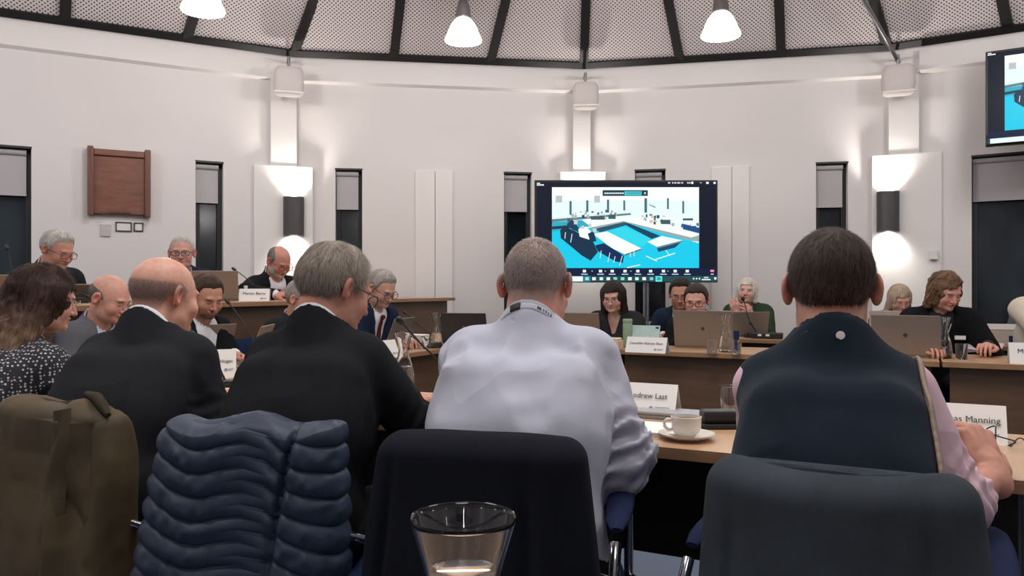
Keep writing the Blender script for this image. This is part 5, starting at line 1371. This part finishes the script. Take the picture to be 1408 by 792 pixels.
PE['curly'] = person('woman with shoulder length curly brown hair in black jacket reading pink papers', hp(1300, 400, 4.85), AF + 6, AF + 34, 26, lean=.16, sw=.175, g=1.05, hs=.98, coat=fabric('black_jacket', '131316', .9), shirt=plain('black_vest_top', '1b1b1e', .9),
    arms=((None, (2.78, 4.52, .80)), (None, (2.42, 4.45, .79))),
    o=dict(style='bob', hair='3f2b20', hair2='86654e', skin='cf9d8b', len=.10, side=.030, out=.020, rough=.008, lump=.014, wave=2, jaw=.92, brow=.5, red=.6), spec=dict(vlen=.30, vw=.07, nocollar=1), neckr=.05)
PE['cream'] = person('person in cream cardigan at the right edge of the far table', hp(1450, 385, 4.75), AF + 2, AF - 10, 15, lean=.12, sw=.175, g=1.05, hs=.97, coat=fabric('cream_cardigan', 'cfc3b4', .9), shirt=plain('cream_top', 'c4b8aa', .9), vee=False, arms=((None, None) if 0 else None, (None, (3.08, 4.02, .79))),
    o=dict(style='bob', hair='5a4436', hair2='8a7060', skin='cf9d8b', len=.08, jaw=.92), spec=dict(nocollar=1), neckr=.05)
PE['greyedge'] = person('person in dark grey jacket at right edge behind the cream cardigan', hp(1440, 395, 6.0), AF, AF, 10, lean=.10, sw=.175, g=1.05, coat=fabric('grey_tweed', '4a4a4d', .9, .2), shirt=m_shw, o=dict(GREY))
PE['dots'] = person('woman with long brown hair in dark polka dot blouse, seen from behind at left', hp(60, 411, 2.72), 62, 44, 14, lean=.22, sw=.140, g=1.0, hs=.97, shirt=m_shw, near=True, trous='17171c', shdrop=.065, ndrop=.175,
    o=dict(style='long', hair='241815', hair2='4a3228', tip='7b6250', skin='cf9f8c', len=.31, side=.046, out=.006, back=.075, fwd=-.07, rough=.006, lump=.008, glass=('b9a090', 'round', .0009), strands=9000, slen=.05, lift=.03, mess=.12), spec=dict(nocollar=1, name='blouse', mat=None, baggy=.014, fold=.009), neckr=.048, arms=((hp(0, 560, 2.75), hp(60, 560, 3.1)), (hp(100, 560, 2.62), hp(120, 545, 2.95))))
# polka dot blouse material
def dots():
    m, nt, b = _new('polka_dot_blouse'); v = _coord(nt)
    vo = nt.nodes.new('ShaderNodeTexVoronoi'); vo.inputs['Scale'].default_value = 88; vo.inputs['Randomness'].default_value = .45; nt.links.new(v, vo.inputs['Vector'])
    nt.links.new(_ramp(nt, vo.outputs['Distance'], [(.27, lin('b0adb3')), (.36, lin('1b1b22'))]), b.inputs['Base Color']); b.inputs['Roughness'].default_value = .85; return m
md = dots()
for c in PEOPLE['dots'][0].children:
    if c.name.startswith('blouse'): c.data.materials.clear(); c.data.materials.append(md)
# flower and badge on the chairman, pin on the far left man
rt, q = PEOPLE['chair']
def on_front(q, x, z, e=.03): c = q['front'](z, e, x); return Vector(c - q['base'])
m = MB(); c = on_front(q, .10, -.13)
for k in range(5):
    a = k * 2 * pi / 5; m.lathe([(0, 0), (.018, .002), (.016, .008), (0, .010)], M=Matrix.Translation(c) @ Vector(tuple(-q['f'])).to_track_quat('Z', 'Y').to_matrix().to_4x4() @ Matrix.Rotation(pi, 4, 'X') @ Matrix.Translation((.016 * cos(a), .016 * sin(a), 0)), seg=10)
m.build('red_flower', plain('red_poppy', '8e1f24', .6), rt, 60)
m = MB(); c = on_front(q, -.0, -.30, .028); m.box(-.022, .022, -.003, .003, -.03, .03, Matrix.Translation(c) @ rot(rz=atan2(q['f'][1], q['f'][0]) - pi / 2)); m.build('badge', m_card, rt)
rt, q = PEOPLE['curly']
m = MB(); a = on_front(q, .06, -.02, .03); b = on_front(q, .02, -.28, .04); m.tube([a, a * .5 + b * .5 + Vector(tuple(q['f'] * .01)), b, on_front(q, -.05, -.02, .03)], .002, 6); m.build('lanyard_cord', m_card, rt)
m = MB(); c = on_front(q, -.10, -.10, .034); m.box(-.03, .03, -.003, .003, -.012, .012, Matrix.Translation(c) @ rot(rz=atan2(q['f'][1], q['f'][0]) - pi / 2)); m.build('name_badge', m_card, rt)

# ---------------------------------------------------------------- coats hung over the chair backs
def drape(name, c, az, label, cat, mat, top, wtop, wbot, dep, zbot, fold, nx=260, nz=200, sk=0.0, lean=0.06, shape=None, parts=None, corner=.05, xoff=0.0):
    """closed cosy-like shell over a chair back; local x right, y forward (towards the table)"""
    t = thing(name, (c[0], c[1], 0), radians(az - 90), label, cat, 'coats hung over the chair backs')
    U = np.linspace(0, 2 * pi, nx, endpoint=False); H_ = top - zbot; R = corner
    rows = []
    for j in range(nz + 1):
        v = j / nz
        if v < .12: a = v / .12 * pi / 2; ins = R * (1 - sin(a)); z = top - R * (1 - cos(a)) if 0 else top - R * (1 - cos(a)); ins = R * (1 - sin(a))
        else: z = top - R - (v - .12) / .88 * (H_ - R); ins = 0
        k = np.clip((top - z) / H_, 0, 1); 
        wl = wtop[0] + (wbot[0] - wtop[0]) * k ** .8 - ins * .9; wr = wtop[1] + (wbot[1] - wtop[1]) * k ** .8 - ins * .9; d = dep[0] + (dep[1] - dep[0]) * k - ins * dep[0] / R * .97
        e = .32
        cx = np.sign(np.cos(U)) * np.abs(np.cos(U)) ** e; sy = np.sign(np.sin(U)) * np.abs(np.sin(U)) ** .55
        x = np.where(cx > 0, cx * wr, cx * wl); y = sy * max(d, .002); rows.append(np.stack([x, y, np.full_like(x, z)], 1))
    P = np.stack(rows)                 # rows x nx x 3
    x, y, z = P[..., 0], P[..., 1], P[..., 2]
    du = np.roll(P, -1, 1) - np.roll(P, 1, 1); dv = np.gradient(P, axis=0); n = np.cross(du, dv); n /= np.linalg.norm(n, axis=2, keepdims=True) + 1e-9
    if n[nz // 2, int(nx * .75), 1] > 0: n = -n
    k = np.clip((top - z) / H_, 0, 1); P = P + n * fold(x, y, z, k)[..., None]
    P[..., 2] += sk * P[..., 0] + (shape(P[..., 0]) if shape else 0) * (1 - k)
    P[..., 1] += lean * (P[..., 2] - top)*1.0; P[..., 0] += xoff * k
    idx = np.arange((nz + 1) * nx).reshape(nz + 1, nx); a = idx[:-1]; b = idx[1:]
    Q = np.stack([a, np.roll(a, -1, 1), np.roll(b, -1, 1), b], -1).reshape(-1, 4)
    V = P.reshape(-1, 3); topc = len(V); V = np.vstack([V, P[0].mean(0, keepdims=True)])
    o = np_mesh('coat_shell', [(V.astype(np.float32), Q)], mat, t); bm = bmesh.new(); bm.from_mesh(o.data); bm.verts.ensure_lookup_table()
    bm.faces.new([bm.verts[i] for i in idx[0][::-1]]); bmesh.ops.recalc_face_normals(bm, faces=bm.faces)
    for f_ in bm.faces: f_.smooth = True
    bm.to_mesh(o.data); bm.free(); return t, o
def n3(x, y, z, s=(1, 1, 1), o=0): 
    sh = x.shape; return vnoise(np.stack([x.ravel() * s[0] + o, y.ravel() * s[1] + o, z.ravel() * s[2] + o], 1).astype(np.float32)).reshape(sh)
def ridge(x, c, w): return np.exp(-((x - c) / w) ** 2)
# olive wax coat
m_olive = fabric('olive_wax_cotton', '4a3d2a', .62, .25, spec=.3, bump=.00005); m_olive2 = fabric('olive_coat_trim', '352e22', .7, .2)
def f_ol(x, y, z, k):
    bk = (y < .02)
    f = .045 * (n3(x, y, z, (15, 5, 2.5)) - .5) * np.clip(.25 + 2 * k, 0, 1)
    r = 1 - np.abs(2 * n3(x + .3 * (z - .6), y, z, (12, 4, 4), 3) - 1); f = f - .022 * r ** 3 + .004 * (n3(x, y, z, (40, 30, 30)) - .5)
    f += bk * (.016 * ridge(x, .085 + .25 * (z - .8) * -.2, .022) * (k > .06) - .020 * ridge(x, .052 - .06 * (z - .7), .012) + .012 * ridge(x, -.02 + .1 * (z - .7), .02) * k * 2)
    return f
t_ol, o = drape('olive_coat', CH1, 66, 'olive brown wax coat draped over the leftmost chair back', 'coat', m_olive, .882, (.215, .205), (.25, .235), (.062, .10), .16, f_ol, sk=.0, shape=lambda x: -.10 * np.clip(x - .14, 0, 1))
m = MB(); pts = [(.075, -.075), (.125, -.08)]
vs = []; fs = []; 
for j in range(25):
    z = .865 - j * .0245; w = .020 + .018 * min(1, j / 9); cx_ = .088 + .004 * sin(j * .5) - .0008 * j; 
    for i in range(9):
        u = -1 + i / 4; vs.append((cx_ + u * w, -.058 - .0016 * j - .020 * sqrt(max(0, 1 - u * u)) + .003 * sin(j * 1.1 + u * 2), z + .004 * u))
for j in range(24):
    for i in range(8): a = j * 9 + i; fs.append((a, a + 1, a + 10, a + 9))
m.add(vs, fs); m.build('hanging_sleeve', m_olive, t_ol, 80)
m = MB(); m.tube([(.06, .02, .888), (.12, .0, .886), (.165, -.02, .872), (.195, -.03, .855)], [.008, .013, .012, .006], 10); m.build('collar', m_olive2, t_ol, 60)
# quilted down coat
m_puff = fabric('navy_quilted_nylon', '242e42', .48, .08, bump=.0003, spec=.35)
def f_pf(x, y, z, k):
    s1 = -.040 - .035 * (.86 - z); s2 = .085 - .17 * (.86 - z) * .75 + .02
    p0 = x < s1; p2 = x > s2; L = .0475
    ph = np.where(p0, z + .10 * (x - s1) - .9 * (x - s1 + .05) ** 2, np.where(p2, z + .30 * (x - s2) + 1.6 * (x - s2) ** 2 + .02, z + .50 * (x - s1) + .026))
    ph = np.where(y > .03, z, ph) + .006 * n3(x, y, z, (14, 14, 6))
    q = np.abs(np.sin(pi * ph / L)) ** .55
    f = .013 * q + .007 * (n3(x, y, z, (75, 30, 40)) - .5) * (.3 + q)
    bk = y < .02
    seam = np.minimum(np.abs(x - s1), np.abs(x - s2)); f = np.where(bk, f - .020 * np.exp(-(seam / .006) ** 2) + .010 * ((x > s2) | (x < s1)) * 1.0 * np.clip(seam / .02, 0, 1), f)
    return (f + .012 * (n3(x, y, z, (7, 4, 3)) - .5)) * np.clip(k * 22, .15, 1)
t_pf, o = drape('quilted_coat', CH2, 82, 'navy blue quilted down coat draped over the second chair back', 'coat', m_puff, .862, (.168, .170), (.282, .212), (.050, .10), .16, f_pf, nx=420, nz=520, corner=.05, shape=lambda x: .012 * np.cos(x * 30))
# black suit jacket
def f_bk(x, y, z, k):
    f = .026 * (n3(x, y, z, (13, 5, 1.6)) - .5) * (.25 + 1.6 * k); f += (y < .02) * (.010 * ridge(x, .13 + .02 * k, .02) - .014 * ridge(x, .095 + .02 * k, .012) - .012 * ridge(x, -.15 - .08 * k, .010) + .008 * ridge(x, -.185 - .1 * k, .02)) * np.clip(k * 4, 0, 1)
    return f
m_bkj = fabric('black_jacket_wool', '15171f', .9, .12)
t_bk, o = drape('black_jacket', CH3, 78, 'black suit jacket draped over the chair of white shirt man', 'jacket', m_bkj, .868, (.19, .195), (.252, .252), (.055, .09), .14, f_bk, sk=-.0, corner=.045)
# dark grey jacket
m_gj = fabric('dark_grey_tweed', '363b41', .95, .22)
def f_gj(x, y, z, k):
    f = .024 * (n3(x, y, z, (10, 5, 1.6), 7) - .5) * (.25 + 1.5 * k); f += (y < .02) * (.012 * ridge(x, .165 + .05 * k, .03) - .010 * ridge(x, .13 + .03 * k, .012) - .010 * ridge(x, -.14 - .03 * k, .012)) * np.clip(k * 4, 0, 1)
    return f
t_gj, o = drape('grey_jacket', CH4, 60, 'dark charcoal tweed jacket draped over the rightmost chair back', 'jacket', m_gj, .855, (.19, .190), (.248, .258), (.055, .09), .14, f_gj, corner=.05, shape=lambda x: -.012 * np.cos(x * 14 + .3) + .008)
# more chairs for seated people
for nm, lab in (('dots', 'navy armchair under the polka dot woman at far left'), ('greybald', 'navy armchair under the bald man in grey suit'), ('beard', 'navy armchair under the bearded young man'), ('hidden', 'navy armchair under the man hidden behind the grey haired man'),
                ('redtie', 'navy armchair under the red tie man'), ('dais1', 'navy armchair on the platform under the far left grey haired man'), ('dais2', 'navy armchair on the platform under the short white haired man'), ('chair', 'navy armchair on the platform under the bearded chairman'),
                ('darkhair', 'navy armchair under the dark haired woman with glasses'), ('redglass', 'navy armchair under the woman with red brown glasses'), ('behind', 'navy armchair under the dark haired man leaning in'), ('green', 'navy armchair under the woman in green cardigan'),
                ('blonde', 'navy armchair under the long haired blonde woman'), ('curly', 'navy armchair under the curly haired woman'), ('cream', 'navy armchair under the person in cream cardigan'), ('greyedge', 'navy armchair under the person in dark grey jacket')):
    q = PEOPLE[nm][1]; b = q['base']; a = atan2(*(lambda r: (r[1], r[0]))(q['r'])); f_ = Vector((-sin(a), cos(a), 0)); dup(C0, Vector(b) - f_ * .02, a, lab, 'navy armchairs of the seated people')
